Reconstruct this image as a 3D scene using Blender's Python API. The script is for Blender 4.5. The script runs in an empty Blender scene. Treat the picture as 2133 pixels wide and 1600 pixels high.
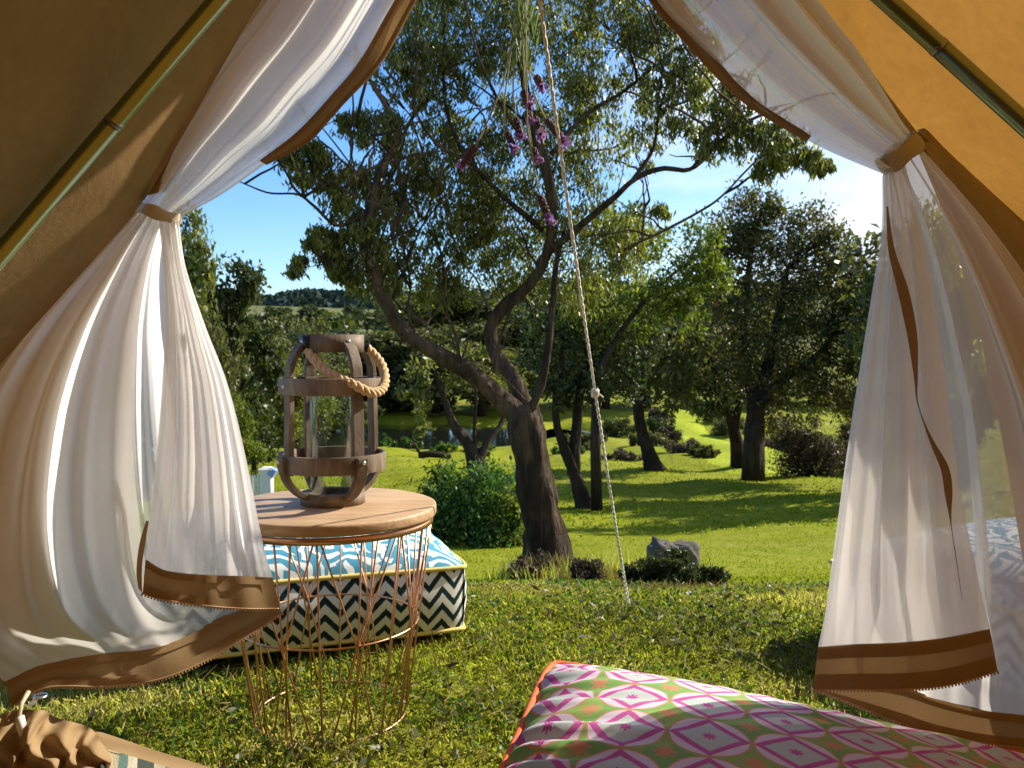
import bpy, bmesh, math, random
import numpy as np
from mathutils import Vector, Matrix

R = math.radians
PI = math.pi
scene = bpy.context.scene
col = scene.collection

# ------------------------------------------------------------------ camera
FPX, CX, CY, HOR, EYE = 1740.0, 1066.5, 800.0, 735.0, 0.76
PITCH = -math.atan((CY - HOR) / FPX)
cam_d = bpy.data.cameras.new('camera')
cam_d.sensor_width = 36.0
cam_d.lens = 36.0 * FPX / 2133.0
cam_d.clip_start = 0.05
cam_d.clip_end = 6000
cam_d.dof.use_dof = True
cam_d.dof.focus_distance = 1.75
cam_d.dof.aperture_fstop = 11.0
cam = bpy.data.objects.new('camera', cam_d)
cam.location = (0, 0, EYE)
cam.rotation_euler = (R(90) + PITCH, 0, 0)
col.objects.link(cam)
scene.camera = cam

# ------------------------------------------------------------------ sky and sun
SUN_AZ, SUN_EL = R(62), R(34)          # azimuth to the right of the view direction
SUN_DIR = Vector((math.sin(SUN_AZ) * math.cos(SUN_EL), math.cos(SUN_AZ) * math.cos(SUN_EL), math.sin(SUN_EL)))
world = bpy.data.worlds.new('World')
scene.world = world
world.use_nodes = True
wn = world.node_tree
for n in list(wn.nodes):
    wn.nodes.remove(n)
w_out = wn.nodes.new('ShaderNodeOutputWorld')
w_bg = wn.nodes.new('ShaderNodeBackground')
w_sky = wn.nodes.new('ShaderNodeTexSky')
w_sky.sky_type = 'NISHITA'
w_sky.sun_disc = False
w_sky.sun_elevation = SUN_EL
w_sky.sun_rotation = SUN_AZ
w_sky.air_density = 1.0
w_sky.dust_density = 0.35
w_sky.ozone_density = 3.0
w_bg.inputs['Strength'].default_value = 0.115
w_tc = wn.nodes.new('ShaderNodeTexCoord')
w_map = wn.nodes.new('ShaderNodeMapping')
w_map.inputs['Scale'].default_value = (1.0, 1.0, 3.6)
w_map.inputs['Location'].default_value = (0.35, 0.1, 0.2)
w_noise = wn.nodes.new('ShaderNodeTexNoise')
w_noise.inputs['Scale'].default_value = 2.2
w_noise.inputs['Detail'].default_value = 7
w_noise.inputs['Roughness'].default_value = 0.55
w_sep = wn.nodes.new('ShaderNodeSeparateXYZ')
wl = wn.links.new
wl(w_tc.outputs['Generated'], w_map.inputs['Vector'])
wl(w_map.outputs['Vector'], w_noise.inputs['Vector'])
wl(w_tc.outputs['Generated'], w_sep.inputs['Vector'])
def wmath(op, a, b=None, clamp=False):
    n = wn.nodes.new('ShaderNodeMath'); n.operation = op; n.use_clamp = clamp
    for i, v in enumerate((a, b)):
        if v is None: continue
        if isinstance(v, (int, float)): n.inputs[i].default_value = v
        else: wl(v, n.inputs[i])
    return n.outputs[0]
# a bank of bright cloud over the right-hand half of the sky, thinning overhead and to the left
bank = wmath('MULTIPLY', w_sep.outputs['X'], 1.05)
bank = wmath('SUBTRACT', bank, wmath('MULTIPLY', w_sep.outputs['Z'], 0.62))
cl = wmath('ADD', wmath('SUBTRACT', w_noise.outputs['Fac'], 0.465), wmath('MULTIPLY', bank, 0.78))
cl = wmath('MULTIPLY', cl, 4.2, clamp=True)
cl = wmath('MULTIPLY', cl, 0.93)
w_hs = wn.nodes.new('ShaderNodeHueSaturation')
w_hs.inputs['Saturation'].default_value = 1.22
w_hs.inputs['Value'].default_value = 0.95
w_mix = wn.nodes.new('ShaderNodeMixRGB')
w_mix.inputs['Color2'].default_value = (5.6, 5.9, 6.3, 1)
wl(w_sky.outputs['Color'], w_hs.inputs['Color'])
w_t = wn.nodes.new('ShaderNodeMixRGB'); w_t.blend_type = 'MULTIPLY'; w_t.inputs['Fac'].default_value = 1.0
w_t.inputs['Color2'].default_value = (1.0, 1.07, 1.22, 1)
wl(w_hs.outputs['Color'], w_t.inputs['Color1'])
wl(w_t.outputs['Color'], w_mix.inputs['Color1'])
wl(cl, w_mix.inputs['Fac'])
wl(w_mix.outputs['Color'], w_bg.inputs['Color'])
wl(w_bg.outputs['Background'], w_out.inputs['Surface'])

sun_d = bpy.data.lights.new('sun', 'SUN')
sun_d.energy = 5.0
sun_d.angle = R(0.6)
sun_d.color = (1.0, 0.93, 0.80)
sun = bpy.data.objects.new('sun', sun_d)
sun.rotation_euler = (-SUN_DIR).to_track_quat('-Z', 'Y').to_euler()
sun.location = (8, 3, 9)
col.objects.link(sun)

vs = scene.view_settings
vs.view_transform = 'Standard'
vs.look = 'None'
vs.gamma = 1.0
vs.use_curve_mapping = False
vs.exposure = 0.80
scene.cycles.max_bounces = 8
scene.cycles.diffuse_bounces = 3
scene.cycles.transmission_bounces = 8
scene.cycles.transparent_max_bounces = 20
scene.cycles.use_denoising = True
scene.cycles.sample_clamp_indirect = 6.0
scene.cycles.caustics_reflective = False
scene.cycles.caustics_refractive = False

# ------------------------------------------------------------------ helpers
def at(px, py, Y):
    """World point at depth Y (metres in front of the lens) seen at a pixel of the 2133x1600 photograph."""
    u = (px - CX) / FPX
    v = (CY - py) / FPX
    c, s = math.cos(PITCH), math.sin(PITCH)
    dy = c - v * s
    dz = s + v * c
    k = Y / dy
    return Vector((u * k, Y, EYE + dz * k))

def at_arr(px, py, Y):
    u = (px - CX) / FPX
    v = (CY - py) / FPX
    c, s = math.cos(PITCH), math.sin(PITCH)
    k = Y / (c - v * s)
    return np.stack([u * k, Y + 0 * k, EYE + (s + v * c) * k], -1)

def tag(o, label=None, cat=None, group=None, kind=None):
    if label: o['label'] = label
    if cat: o['category'] = cat
    if group: o['group'] = group
    if kind: o['kind'] = kind
    return o

def empty(name, loc=(0, 0, 0), label=None, cat=None, group=None):
    o = bpy.data.objects.new(name, None)
    o.empty_display_size = 0.1
    o.location = loc
    col.objects.link(o)
    return tag(o, label, cat, group)

def link_mesh(name, me, mats, parent=None, smooth=True):
    if not isinstance(mats, (list, tuple)): mats = [mats]
    for m in mats:
        if m is not None and len(me.materials) < len(mats): me.materials.append(m)
    o = bpy.data.objects.new(name, me)
    col.objects.link(o)
    if parent is not None:
        o.parent = parent
        root = parent; off = Vector((0, 0, 0))
        while root is not None:
            off += root.location; root = root.parent
        o.location = -off           # geometry is given in world space
    if smooth:
        me.polygons.foreach_set('use_smooth', [True] * len(me.polygons))
    return o

def mesh_np(name, verts, faces, uvs=None, attr=None):
    """verts (N,3); faces (M,k) int array of equal sized polygons; uvs per loop; attr per-face float."""
    verts = np.asarray(verts, dtype=np.float32); faces = np.asarray(faces, dtype=np.int32)
    me = bpy.data.meshes.new(name)
    me.vertices.add(len(verts)); me.vertices.foreach_set('co', verts.ravel())
    m, k = faces.shape
    me.loops.add(m * k); me.loops.foreach_set('vertex_index', faces.ravel())
    me.polygons.add(m)
    me.polygons.foreach_set('loop_start', np.arange(m, dtype=np.int32) * k)
    me.polygons.foreach_set('loop_total', np.full(m, k, dtype=np.int32))
    if uvs is not None:
        uvl = me.uv_layers.new(name='UVMap')
        uvl.data.foreach_set('uv', np.asarray(uvs, dtype=np.float32).ravel())
    if attr is not None:
        a = me.attributes.new('tint', 'FLOAT', 'FACE')
        a.data.foreach_set('value', np.asarray(attr, dtype=np.float32))
    me.update(calc_edges=True)
    return me

class MB:
    def __init__(s): s.v = []; s.f = []
    def add(s, vs, fs):
        n = len(s.v); s.v.extend([tuple(v) for v in vs]); s.f.extend([tuple(i + n for i in f) for f in fs]); return s
    def box(s, c, size, rot=None, taper=1.0):
        hx, hy, hz = (k / 2 for k in size)
        vs = []
        for z in (-1, 1):
            t = taper if z > 0 else 1.0
            for x, y in ((-1, -1), (1, -1), (1, 1), (-1, 1)):
                p = Vector((x * hx * t, y * hy * t, z * hz))
                if rot is not None: p = rot @ p
                vs.append(p + Vector(c))
        return s.add(vs, [(3, 2, 1, 0), (4, 5, 6, 7), (0, 1, 5, 4), (1, 2, 6, 5), (2, 3, 7, 6), (3, 0, 4, 7)])
    def tube(s, pts, rad, n=8, caps=True, closed=False, jitter=0.0, rng=None):
        pts = [Vector(p) for p in pts]
        if isinstance(rad, (int, float)): rad = [rad] * len(pts)
        m = len(pts); vs = []; prev = None
        flute = [rng.uniform(-1, 1) for _ in range(n)] if jitter else None
        for i, p in enumerate(pts):
            if closed: t = pts[(i + 1) % m] - pts[i - 1]
            else: t = pts[min(i + 1, m - 1)] - pts[max(i - 1, 0)]
            if t.length < 1e-9: t = Vector((0, 0, 1))
            t.normalize()
            if prev is None:
                a = Vector((0, 0, 1)) if abs(t.z) < 0.9 else Vector((1, 0, 0))
                u = t.cross(a).normalized()
            else:
                u = (prev - t * prev.dot(t)).normalized()
            prev = u; w = t.cross(u)
            for k in range(n):
                a = 2 * PI * k / n
                r = rad[i] * (1 + (jitter * (flute[k] + 0.8 * math.sin(i * 0.55 + 5 * flute[k]) * flute[(k + 3) % n]) if jitter else 0))
                vs.append(p + (u * math.cos(a) + w * math.sin(a)) * r)
        fs = []
        for i in range(m if closed else m - 1):
            a, b = i * n, ((i + 1) % m) * n
            for k in range(n): fs.append((a + k, a + (k + 1) % n, b + (k + 1) % n, b + k))
        if caps and not closed:
            fs.append(tuple(reversed(range(n)))); fs.append(tuple(range((m - 1) * n, m * n)))
        return s.add(vs, fs)
    def lathe(s, c, prof, n=32):
        c = Vector(c); vs = []; fs = []
        for r, z in prof:
            for k in range(n):
                a = 2 * PI * k / n; vs.append(c + Vector((r * math.cos(a), r * math.sin(a), z)))
        m = len(prof)
        for i in range(m - 1):
            for k in range(n): fs.append((i * n + k, i * n + (k + 1) % n, (i + 1) * n + (k + 1) % n, (i + 1) * n + k))
        return s.add(vs, fs)
    def blob(s, c, r, seg=8, rings=5, rng=None, j=0.0):
        c = Vector(c); r = Vector(r) if not isinstance(r, (int, float)) else Vector((r, r, r))
        vs = []; fs = []
        for i in range(rings + 1):
            th = PI * i / rings
            for k in range(seg):
                a = 2 * PI * k / seg; q = 1 + (rng.uniform(-j, j) if j else 0)
                vs.append(c + Vector((r.x * math.sin(th) * math.cos(a) * q, r.y * math.sin(th) * math.sin(a) * q, r.z * math.cos(th) * q)))
        for i in range(rings):
            for k in range(seg): fs.append((i * seg + k, (i + 1) * seg + k, (i + 1) * seg + (k + 1) % seg, i * seg + (k + 1) % seg))
        return s.add(vs, fs)
    def build(s, name, mat, parent=None, smooth=True):
        me = bpy.data.meshes.new(name); me.from_pydata([tuple(v) for v in s.v], [], s.f); me.validate(); me.update()
        return link_mesh(name, me, mat, parent, smooth)

def bevel(o, w=0.003, seg=2):
    m = o.modifiers.new('bevel', 'BEVEL'); m.width = w; m.segments = seg; m.limit_method = 'ANGLE'; m.angle_limit = R(40)
    return o

def catmull(pts, n):
    """n points along a Catmull-Rom curve through pts (any dimension)."""
    P = np.asarray(pts, dtype=float)
    if len(P) == 2:
        t = np.linspace(0, 1, n)[:, None]; return P[0] * (1 - t) + P[1] * t
    P = np.vstack([2 * P[0] - P[1], P, 2 * P[-1] - P[-2]])
    seg = np.linalg.norm(np.diff(P[1:-1, :2], axis=0), axis=1) + 1e-6
    cum = np.concatenate([[0], np.cumsum(seg)]); cum /= cum[-1]
    out = []
    for t in np.linspace(0, 1, n):
        i = min(int(np.searchsorted(cum, t, side='right')) - 1, len(seg) - 1)
        u = (t - cum[i]) / (cum[i + 1] - cum[i])
        p0, p1, p2, p3 = P[i], P[i + 1], P[i + 2], P[i + 3]
        out.append(0.5 * ((2 * p1) + (-p0 + p2) * u + (2 * p0 - 5 * p1 + 4 * p2 - p3) * u * u + (-p0 + 3 * p1 - 3 * p2 + p3) * u ** 3))
    return np.array(out)

def grid_mesh(name, P, mat, parent=None, thickness=0.0, closed_u=False):
    """P (nt, ns, 3) world points -> quad sheet with UVs (s,t)."""
    nt, ns, _ = P.shape
    idx = np.arange(nt * ns).reshape(nt, ns)
    f = np.stack([idx[:-1, :-1], idx[:-1, 1:], idx[1:, 1:], idx[1:, :-1]], -1).reshape(-1, 4)
    S, T = np.meshgrid(np.linspace(0, 1, ns), np.linspace(0, 1, nt))
    uvv = np.stack([S, T], -1).reshape(-1, 2)
    me = mesh_np(name, P.reshape(-1, 3), f, uvs=uvv[f.ravel()])
    o = link_mesh(name, me, mat, parent)
    if thickness:
        m = o.modifiers.new('solid', 'SOLIDIFY'); m.thickness = thickness; m.offset = 0
    return o

# ------------------------------------------------------------------ materials
def new_mat(name):
    m = bpy.data.materials.new(name); m.use_nodes = True
    nt = m.node_tree
    for n in list(nt.nodes): nt.nodes.remove(n)
    out = nt.nodes.new('ShaderNodeOutputMaterial')
    return m, nt, out

class NX:
    """tiny expression helper for shader maths"""
    def __init__(s, nt): s.nt = nt
    def node(s, t, **kw):
        n = s.nt.nodes.new(t)
        for k, v in kw.items(): setattr(n, k, v)
        return n
    def put(s, sock, v):
        if isinstance(v, bpy.types.NodeSocket): s.nt.links.new(v, sock)
        elif v is not None:
            if isinstance(v, (tuple, list)) and len(v) == 3 and sock.type == 'RGBA': v = tuple(v) + (1,)
            sock.default_value = v
    def m(s, op, a, b=None, c=None, clamp=False):
        n = s.node('ShaderNodeMath', operation=op); n.use_clamp = clamp
        for i, v in enumerate((a, b, c)):
            if v is not None: s.put(n.inputs[i], v)
        return n.outputs[0]
    def mix(s, f, a, b, blend='MIX'):
        n = s.node('ShaderNodeMixRGB', blend_type=blend); s.put(n.inputs[0], f); s.put(n.inputs[1], a); s.put(n.inputs[2], b); return n.outputs[0]
    def noise(s, vec=None, scale=5.0, detail=4.0, rough=0.55, dist=0.0, out='Fac'):
        n = s.node('ShaderNodeTexNoise'); s.put(n.inputs['Scale'], scale); s.put(n.inputs['Detail'], detail); s.put(n.inputs['Roughness'], rough); s.put(n.inputs['Distortion'], dist)
        if vec is not None: s.put(n.inputs['Vector'], vec)
        return n.outputs[out]
    def ramp(s, f, stops, mode='LINEAR'):
        n = s.node('ShaderNodeValToRGB'); n.color_ramp.interpolation = mode; el = n.color_ramp.elements
        while len(el) < len(stops): el.new(0.5)
        for e, (p, c) in zip(el, stops): e.position = p; e.color = tuple(c) + (1,) if len(c) == 3 else c
        s.put(n.inputs[0], f); return n.outputs[0]
    def coord(s, which='Object'):
        return s.node('ShaderNodeTexCoord').outputs[which]
    def mapping(s, vec, scale=(1, 1, 1), rot=(0, 0, 0), loc=(0, 0, 0)):
        n = s.node('ShaderNodeMapping'); s.put(n.inputs['Vector'], vec); n.inputs['Scale'].default_value = scale; n.inputs['Rotation'].default_value = rot; n.inputs['Location'].default_value = loc; return n.outputs[0]
    def sep(s, vec):
        n = s.node('ShaderNodeSeparateXYZ'); s.put(n.inputs[0], vec); return n.outputs
    def bump(s, h, strength=0.3, dist=0.01):
        n = s.node('ShaderNodeBump'); s.put(n.inputs['Height'], h); n.inputs['Strength'].default_value = strength; n.inputs['Distance'].default_value = dist; return n.outputs[0]
    def princ(s, colr, rough=0.6, metal=0.0, normal=None, spec=None, **kw):
        n = s.node('ShaderNodeBsdfPrincipled'); s.put(n.inputs['Base Color'], colr); s.put(n.inputs['Roughness'], rough); s.put(n.inputs['Metallic'], metal)
        if normal is not None: s.put(n.inputs['Normal'], normal)
        if spec is not None: s.put(n.inputs['Specular IOR Level'], spec)
        for k, v in kw.items(): s.put(n.inputs[k], v)
        return n.outputs[0]
    def diffuse(s, c, normal=None):
        n = s.node('ShaderNodeBsdfDiffuse'); s.put(n.inputs[0], c)
        if normal is not None: s.put(n.inputs['Normal'], normal)
        return n.outputs[0]
    def transl(s, c, normal=None):
        n = s.node('ShaderNodeBsdfTranslucent'); s.put(n.inputs[0], c)
        if normal is not None: s.put(n.inputs['Normal'], normal)
        return n.outputs[0]
    def transp(s, c=(1, 1, 1)):
        n = s.node('ShaderNodeBsdfTransparent'); s.put(n.inputs[0], c); return n.outputs[0]
    def mixs(s, f, a, b):
        n = s.node('ShaderNodeMixShader'); s.put(n.inputs[0], f); s.put(n.inputs[1], a); s.put(n.inputs[2], b); return n.outputs[0]

def fabric(name, refl, trans, tfac, clear=0.0, weave=900, bump=0.15, mottling=0.12, vmask=False):
    m, nt, out = new_mat(name); x = NX(nt)
    oc = x.coord('Object')
    n1 = x.noise(oc, 6.0, 5, 0.6); n2 = x.noise(oc, 60.0, 3, 0.6); n3 = x.noise(oc, weave, 1, 0.5)
    k = x.m('MULTIPLY_ADD', n1, mottling * 2, 1 - mottling)
    k = x.m('MULTIPLY', k, x.m('MULTIPLY_ADD', n2, mottling, 1 - mottling * 0.5))
    cr = x.mix(1.0, refl, k, 'MULTIPLY'); ct = x.mix(1.0, trans, k, 'MULTIPLY')
    n4 = x.noise(oc, 14.0, 4, 0.7, 1.2)
    k = x.m('MULTIPLY', k, x.m('MULTIPLY_ADD', n4, mottling * 1.6, 1 - mottling * 0.8))
    cr = x.mix(1.0, refl, k, 'MULTIPLY'); ct = x.mix(1.0, trans, k, 'MULTIPLY')
    nor = x.bump(x.m('ADD', x.m('MULTIPLY', x.m('ADD', n2, x.m('MULTIPLY', n4, 1.5)), 0.6), x.m('MULTIPLY', n3, 0.25)), bump, 0.004)
    sh = x.mixs(tfac, x.diffuse(cr, nor), x.transl(ct, nor))
    if isinstance(clear, (list, tuple)):
        uvx = x.sep(x.coord('UV')); f = x.ramp(uvx[0], [(p, (c, c, c)) for p, c in clear])
        if vmask: f = x.m('MULTIPLY', f, x.m('MULTIPLY_ADD', x.m('MULTIPLY', x.m('SUBTRACT', uvx[1], 0.30), 4.0, clamp=True), 0.8, 0.2))
        sh = x.mixs(f, sh, x.transp())
    elif clear: sh = x.mixs(clear, sh, x.transp())
    nt.links.new(sh, out.inputs[0]); return m

def leafy(name, c0, c1, c2, trans=0.35, gloss=0.28, rough=0.45):
    m, nt, out = new_mat(name); x = NX(nt)
    a = x.node('ShaderNodeAttribute'); a.attribute_name = 'tint'
    c = x.ramp(a.outputs['Fac'], [(0.0, c0), (0.55, c1), (1.0, c2)])
    p = x.princ(c, rough, spec=gloss)
    t = x.transl(x.mix(1.0, c, (1.35, 1.5, 0.55), 'MULTIPLY'))
    nt.links.new(x.mixs(trans, p, t), out.inputs[0]); return m

def bark_mat(name, c0, c1, c2, scale=9):
    m, nt, out = new_mat(name); x = NX(nt)
    oc = x.coord('Object'); v = x.mapping(oc, (scale, scale, scale * 0.22))
    n1 = x.noise(v, 1.6, 8, 0.68, 0.7); n2 = x.noise(oc, 1.7, 3, 0.5)
    vo = x.node('ShaderNodeTexVoronoi'); vo.feature = 'DISTANCE_TO_EDGE'; x.put(vo.inputs['Vector'], v); vo.inputs['Scale'].default_value = 1.5
    c = x.ramp(x.m('MULTIPLY_ADD', n2, 0.5, x.m('MULTIPLY', n1, 0.6)), [(0.28, c0), (0.5, c1), (0.72, c2)])
    h = x.m('ADD', n1, x.m('MULTIPLY', x.m('MINIMUM', vo.outputs['Distance'], 0.25), 1.6))
    nt.links.new(x.princ(c, 0.9, normal=x.bump(h, 0.9, 0.03), spec=0.15), out.inputs[0]); return m

def wood_mat(name, c0, c1, c2, stretch=(3, 40, 40), bump=0.25, scale=1.0, rough=0.65):
    m, nt, out = new_mat(name); x = NX(nt)
    oc = x.coord('Object'); v = x.mapping(oc, stretch)
    n1 = x.noise(v, scale, 6, 0.65, 0.5); n2 = x.noise(oc, 9, 3, 0.5)
    c = x.ramp(x.m('MULTIPLY_ADD', n2, 0.35, x.m('MULTIPLY', n1, 0.7)), [(0.3, c0), (0.52, c1), (0.75, c2)])
    nt.links.new(x.princ(c, rough, normal=x.bump(n1, bump, 0.004), spec=0.3), out.inputs[0]); return m

def plain(name, c, rough=0.6, metal=0.0, var=0.15, nscale=25, bump=0.1, spec=0.4):
    m, nt, out = new_mat(name); x = NX(nt)
    n1 = x.noise(x.coord('Object'), nscale, 5, 0.6)
    cc = x.mix(1.0, c, x.m('MULTIPLY_ADD', n1, 2 * var, 1 - var), 'MULTIPLY')
    nt.links.new(x.princ(cc, rough, metal, x.bump(n1, bump, 0.004), spec), out.inputs[0]); return m

M = {}
M['canvas'] = fabric('canvas', (0.30, 0.182, 0.086), (0.38, 0.185, 0.036), 0.33, weave=700, bump=0.3, mottling=0.24)
M['net'] = fabric('net', (0.91, 0.88, 0.84), (0.95, 0.91, 0.87), 0.55, clear=0.24, weave=1500, bump=0.08, mottling=0.05)
M['net_up_left'] = fabric('net_up_left', (0.91, 0.88, 0.84), (0.95, 0.91, 0.87), 0.55, clear=[(0.0, 0.03), (0.62, 0.05), (0.88, 0.17)], weave=1500, bump=0.08, mottling=0.05)
M['net_up_right'] = fabric('net_up_right', (0.91, 0.88, 0.84), (0.95, 0.91, 0.87), 0.55, clear=[(0.05, 0.20), (0.30, 0.07), (1.0, 0.03)], weave=1500, bump=0.08, mottling=0.05)
M['net_left'] = fabric('net_left', (0.92, 0.89, 0.86), (0.96, 0.93, 0.90), 0.64, vmask=True, clear=[(0.0, 0.02), (0.57, 0.03), (0.66, 0.38), (0.80, 0.46)], weave=1500, bump=0.08, mottling=0.05)
M['net_dense'] = fabric('net_dense', (0.92, 0.89, 0.87), (0.96, 0.94, 0.92), 0.66, clear=0.10, weave=1500, bump=0.08, mottling=0.05)
M['tape'] = fabric('tape', (0.37, 0.255, 0.135), (0.36, 0.225, 0.10), 0.26, weave=900, bump=0.2, mottling=0.12)
M['band'] = fabric('band', (0.70, 0.62, 0.48), (0.60, 0.52, 0.36), 0.3, weave=900, bump=0.2)
M['zip'] = plain('zip', (0.46, 0.30, 0.17), 0.45, 0.2)
M['pole'] = plain('pole', (0.27, 0.30, 0.15), 0.28, 1.0, 0.05, 40, 0.02)  # steel tinted green: the lawn's reflection is put into the base colour
M['pole_joint'] = plain('pole_joint', (0.30, 0.31, 0.26), 0.35, 1.0, 0.1)
M['rope'] = plain('rope', (0.80, 0.79, 0.70), 0.85, 0, 0.2, 300, 0.4)
M['jute'] = plain('jute', (0.62, 0.44, 0.24), 0.9, 0, 0.25, 220, 0.6)
M['bark'] = bark_mat('bark', (0.009, 0.006, 0.004), (0.032, 0.021, 0.013), (0.13, 0.09, 0.06))
M['bark_dark'] = bark_mat('bark_dark', (0.009, 0.006, 0.004), (0.028, 0.020, 0.013), (0.075, 0.054, 0.036), 7)
M['leaf_gum'] = leafy('leaf_gum', (0.06, 0.072, 0.022), (0.165, 0.172, 0.046), (0.38, 0.36, 0.12), 0.5, 0.45, 0.36)
M['leaf_lime'] = leafy('leaf_lime', (0.05, 0.075, 0.012), (0.14, 0.175, 0.026), (0.30, 0.31, 0.06), 0.45)
M['leaf_olive'] = leafy('leaf_olive', (0.048, 0.058, 0.022), (0.135, 0.138, 0.05), (0.27, 0.24, 0.09), 0.36)
M['leaf_rust'] = leafy('leaf_rust', (0.036, 0.044, 0.016), (0.105, 0.105, 0.036), (0.30, 0.19, 0.065), 0.38, 0.3, 0.5)
M['leaf_bush'] = leafy('leaf_bush', (0.03, 0.07, 0.015), (0.075, 0.15, 0.03), (0.18, 0.28, 0.06), 0.4)
M['leaf_twig'] = leafy('leaf_twig', (0.045, 0.036, 0.025), (0.11, 0.082, 0.058), (0.20, 0.15, 0.105), 0.15, 0.2)
M['leaf_dark'] = leafy('leaf_dark', (0.022, 0.036, 0.012), (0.06, 0.08, 0.024), (0.14, 0.14, 0.045), 0.3)
M['grass'] = leafy('grass', (0.17, 0.20, 0.020), (0.37, 0.375, 0.068), (0.66, 0.54, 0.30), 0.45, 0.10, 0.65)
M['lawn_blade'] = leafy('lawn_blade', (0.16, 0.19, 0.008), (0.275, 0.305, 0.013), (0.40, 0.39, 0.05), 0.35, 0.12, 0.6)
M['straw'] = leafy('straw', (0.09, 0.075, 0.03), (0.26, 0.19, 0.08), (0.48, 0.36, 0.17), 0.3, 0.2, 0.6)
M['far_forest'] = leafy('far_forest', (0.016, 0.03, 0.030), (0.03, 0.05, 0.044), (0.055, 0.078, 0.055), 0.1, 0.1, 0.9)  # bluish greens: distance haze on the ridge is mixed into the leaf colour
M['lantern_wood'] = wood_mat('lantern_wood', (0.068, 0.050, 0.033), (0.165, 0.122, 0.084), (0.36, 0.285, 0.205), (22, 22, 7), 0.8)
M['table_wood'] = wood_mat('table_wood', (0.31, 0.195, 0.10), (0.47, 0.31, 0.17), (0.62, 0.44, 0.27), (4, 75, 75), 0.3, rough=0.5)
M['copper'] = plain('copper', (0.72, 0.40, 0.23), 0.33, 0.9, 0.08, 60, 0.03)
M['steel'] = plain('steel', (0.75, 0.73, 0.70), 0.3, 1.0, 0.05)
M['black_metal'] = plain('black_metal', (0.015, 0.015, 0.016), 0.28, 0.0, 0.1)
M['stone'] = plain('stone', (0.095, 0.082, 0.068), 0.95, 0, 0.6, 9, 0.9)
M['white_paint'] = plain('white_paint', (0.74, 0.72, 0.66), 0.6, 0, 0.1, 12, 0.1)
M['blue_cloth'] = plain('blue_cloth', (0.25, 0.33, 0.62), 0.8)
M['pipe_yellow'] = plain('pipe_yellow', (0.76, 0.58, 0.16), 0.7, 0, 0.1, 200, 0.2)
M['pipe_orange'] = plain('pipe_orange', (0.72, 0.13, 0.03), 0.7, 0, 0.1, 200, 0.2)
M['lav_stem'] = plain('lav_stem', (0.36, 0.36, 0.17), 0.7, 0, 0.2, 90)
M['lav_bud'] = plain('lav_bud', (0.12, 0.07, 0.085), 0.8, 0, 0.35, 300, 0.5)
M['lav_leaf'] = leafy('lav_leaf', (0.10, 0.15, 0.08), (0.17, 0.22, 0.12), (0.28, 0.33, 0.2), 0.3)
M['lav_petal'] = leafy('lav_petal', (0.22, 0.09, 0.50), (0.38, 0.19, 0.74), (0.58, 0.42, 0.85), 0.4, 0.2, 0.6)
M['daisy'] = plain('daisy', (0.8, 0.8, 0.74), 0.7)

# glass
def _glass():
    m, nt, out = new_mat('glass'); x = NX(nt)
    n = x.noise(x.mapping(x.coord('Object'), (60, 60, 1.2)), 1.0, 2, 0.5)
    nor = x.bump(n, 0.15, 0.006)
    f = x.node('ShaderNodeFresnel'); f.inputs['IOR'].default_value = 1.25; x.put(f.inputs['Normal'], nor)
    g = x.node('ShaderNodeBsdfGlossy'); g.inputs['Roughness'].default_value = 0.03; x.put(g.inputs['Normal'], nor)
    sh = x.mixs(x.m('MULTIPLY', f.outputs[0], 0.8, clamp=True), x.transp((0.93, 0.96, 0.94)), g.outputs[0])
    nt.links.new(sh, out.inputs[0]); return m
M['glass'] = _glass()

# lawn ground
def _lawn():
    m, nt, out = new_mat('lawn'); x = NX(nt)
    oc = x.coord('Object')
    big = x.noise(oc, 0.35, 4, 0.55); mid = x.noise(oc, 2.3, 5, 0.6); fine = x.noise(oc, 38, 5, 0.7); vf = x.noise(oc, 170, 3, 0.7)
    green = x.ramp(x.m('MULTIPLY_ADD', mid, 0.5, x.m('MULTIPLY', fine, 0.5)), [(0.3, (0.13, 0.15, 0.006)), (0.5, (0.235, 0.262, 0.011)), (0.7, (0.32, 0.33, 0.03))])
    dry = x.ramp(fine, [(0.3, (0.15, 0.14, 0.03)), (0.6, (0.32, 0.27, 0.09)), (0.8, (0.42, 0.35, 0.15))])
    k = x.m('MULTIPLY', x.m('SUBTRACT', x.m('ADD', x.m('MULTIPLY', big, 0.5), x.m('MULTIPLY', mid, 0.5)), 0.5), 5.0, clamp=True)
    c = x.mix(x.m('MULTIPLY', k, 0.55), green, dry)
    # beyond the garden the paddocks are grazed and duller
    yy = x.sep(oc)[1]
    c = x.mix(x.m('MULTIPLY', x.m('DIVIDE', x.m('SUBTRACT', yy, 48.0), 30.0), 0.8, clamp=True), c, x.ramp(big, [(0.3, (0.10, 0.12, 0.035)), (0.7, (0.17, 0.17, 0.06))]))
    h = x.m('ADD', fine, x.m('MULTIPLY', vf, 0.6))
    nt.links.new(x.princ(c, 0.95, normal=x.bump(h, 0.7, 0.03), spec=0.1), out.inputs[0]); return m
M['lawn'] = _lawn()

def _path():
    m, nt, out = new_mat('path'); x = NX(nt)
    n = x.noise(x.coord('Object'), 6, 5, 0.65)
    c = x.ramp(n, [(0.3, (0.22, 0.28, 0.010)), (0.55, (0.32, 0.37, 0.022)), (0.75, (0.40, 0.42, 0.05))])
    nt.links.new(x.princ(c, 0.95, normal=x.bump(n, 0.5, 0.03), spec=0.1), out.inputs[0]); return m
M['path'] = _path()

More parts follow.
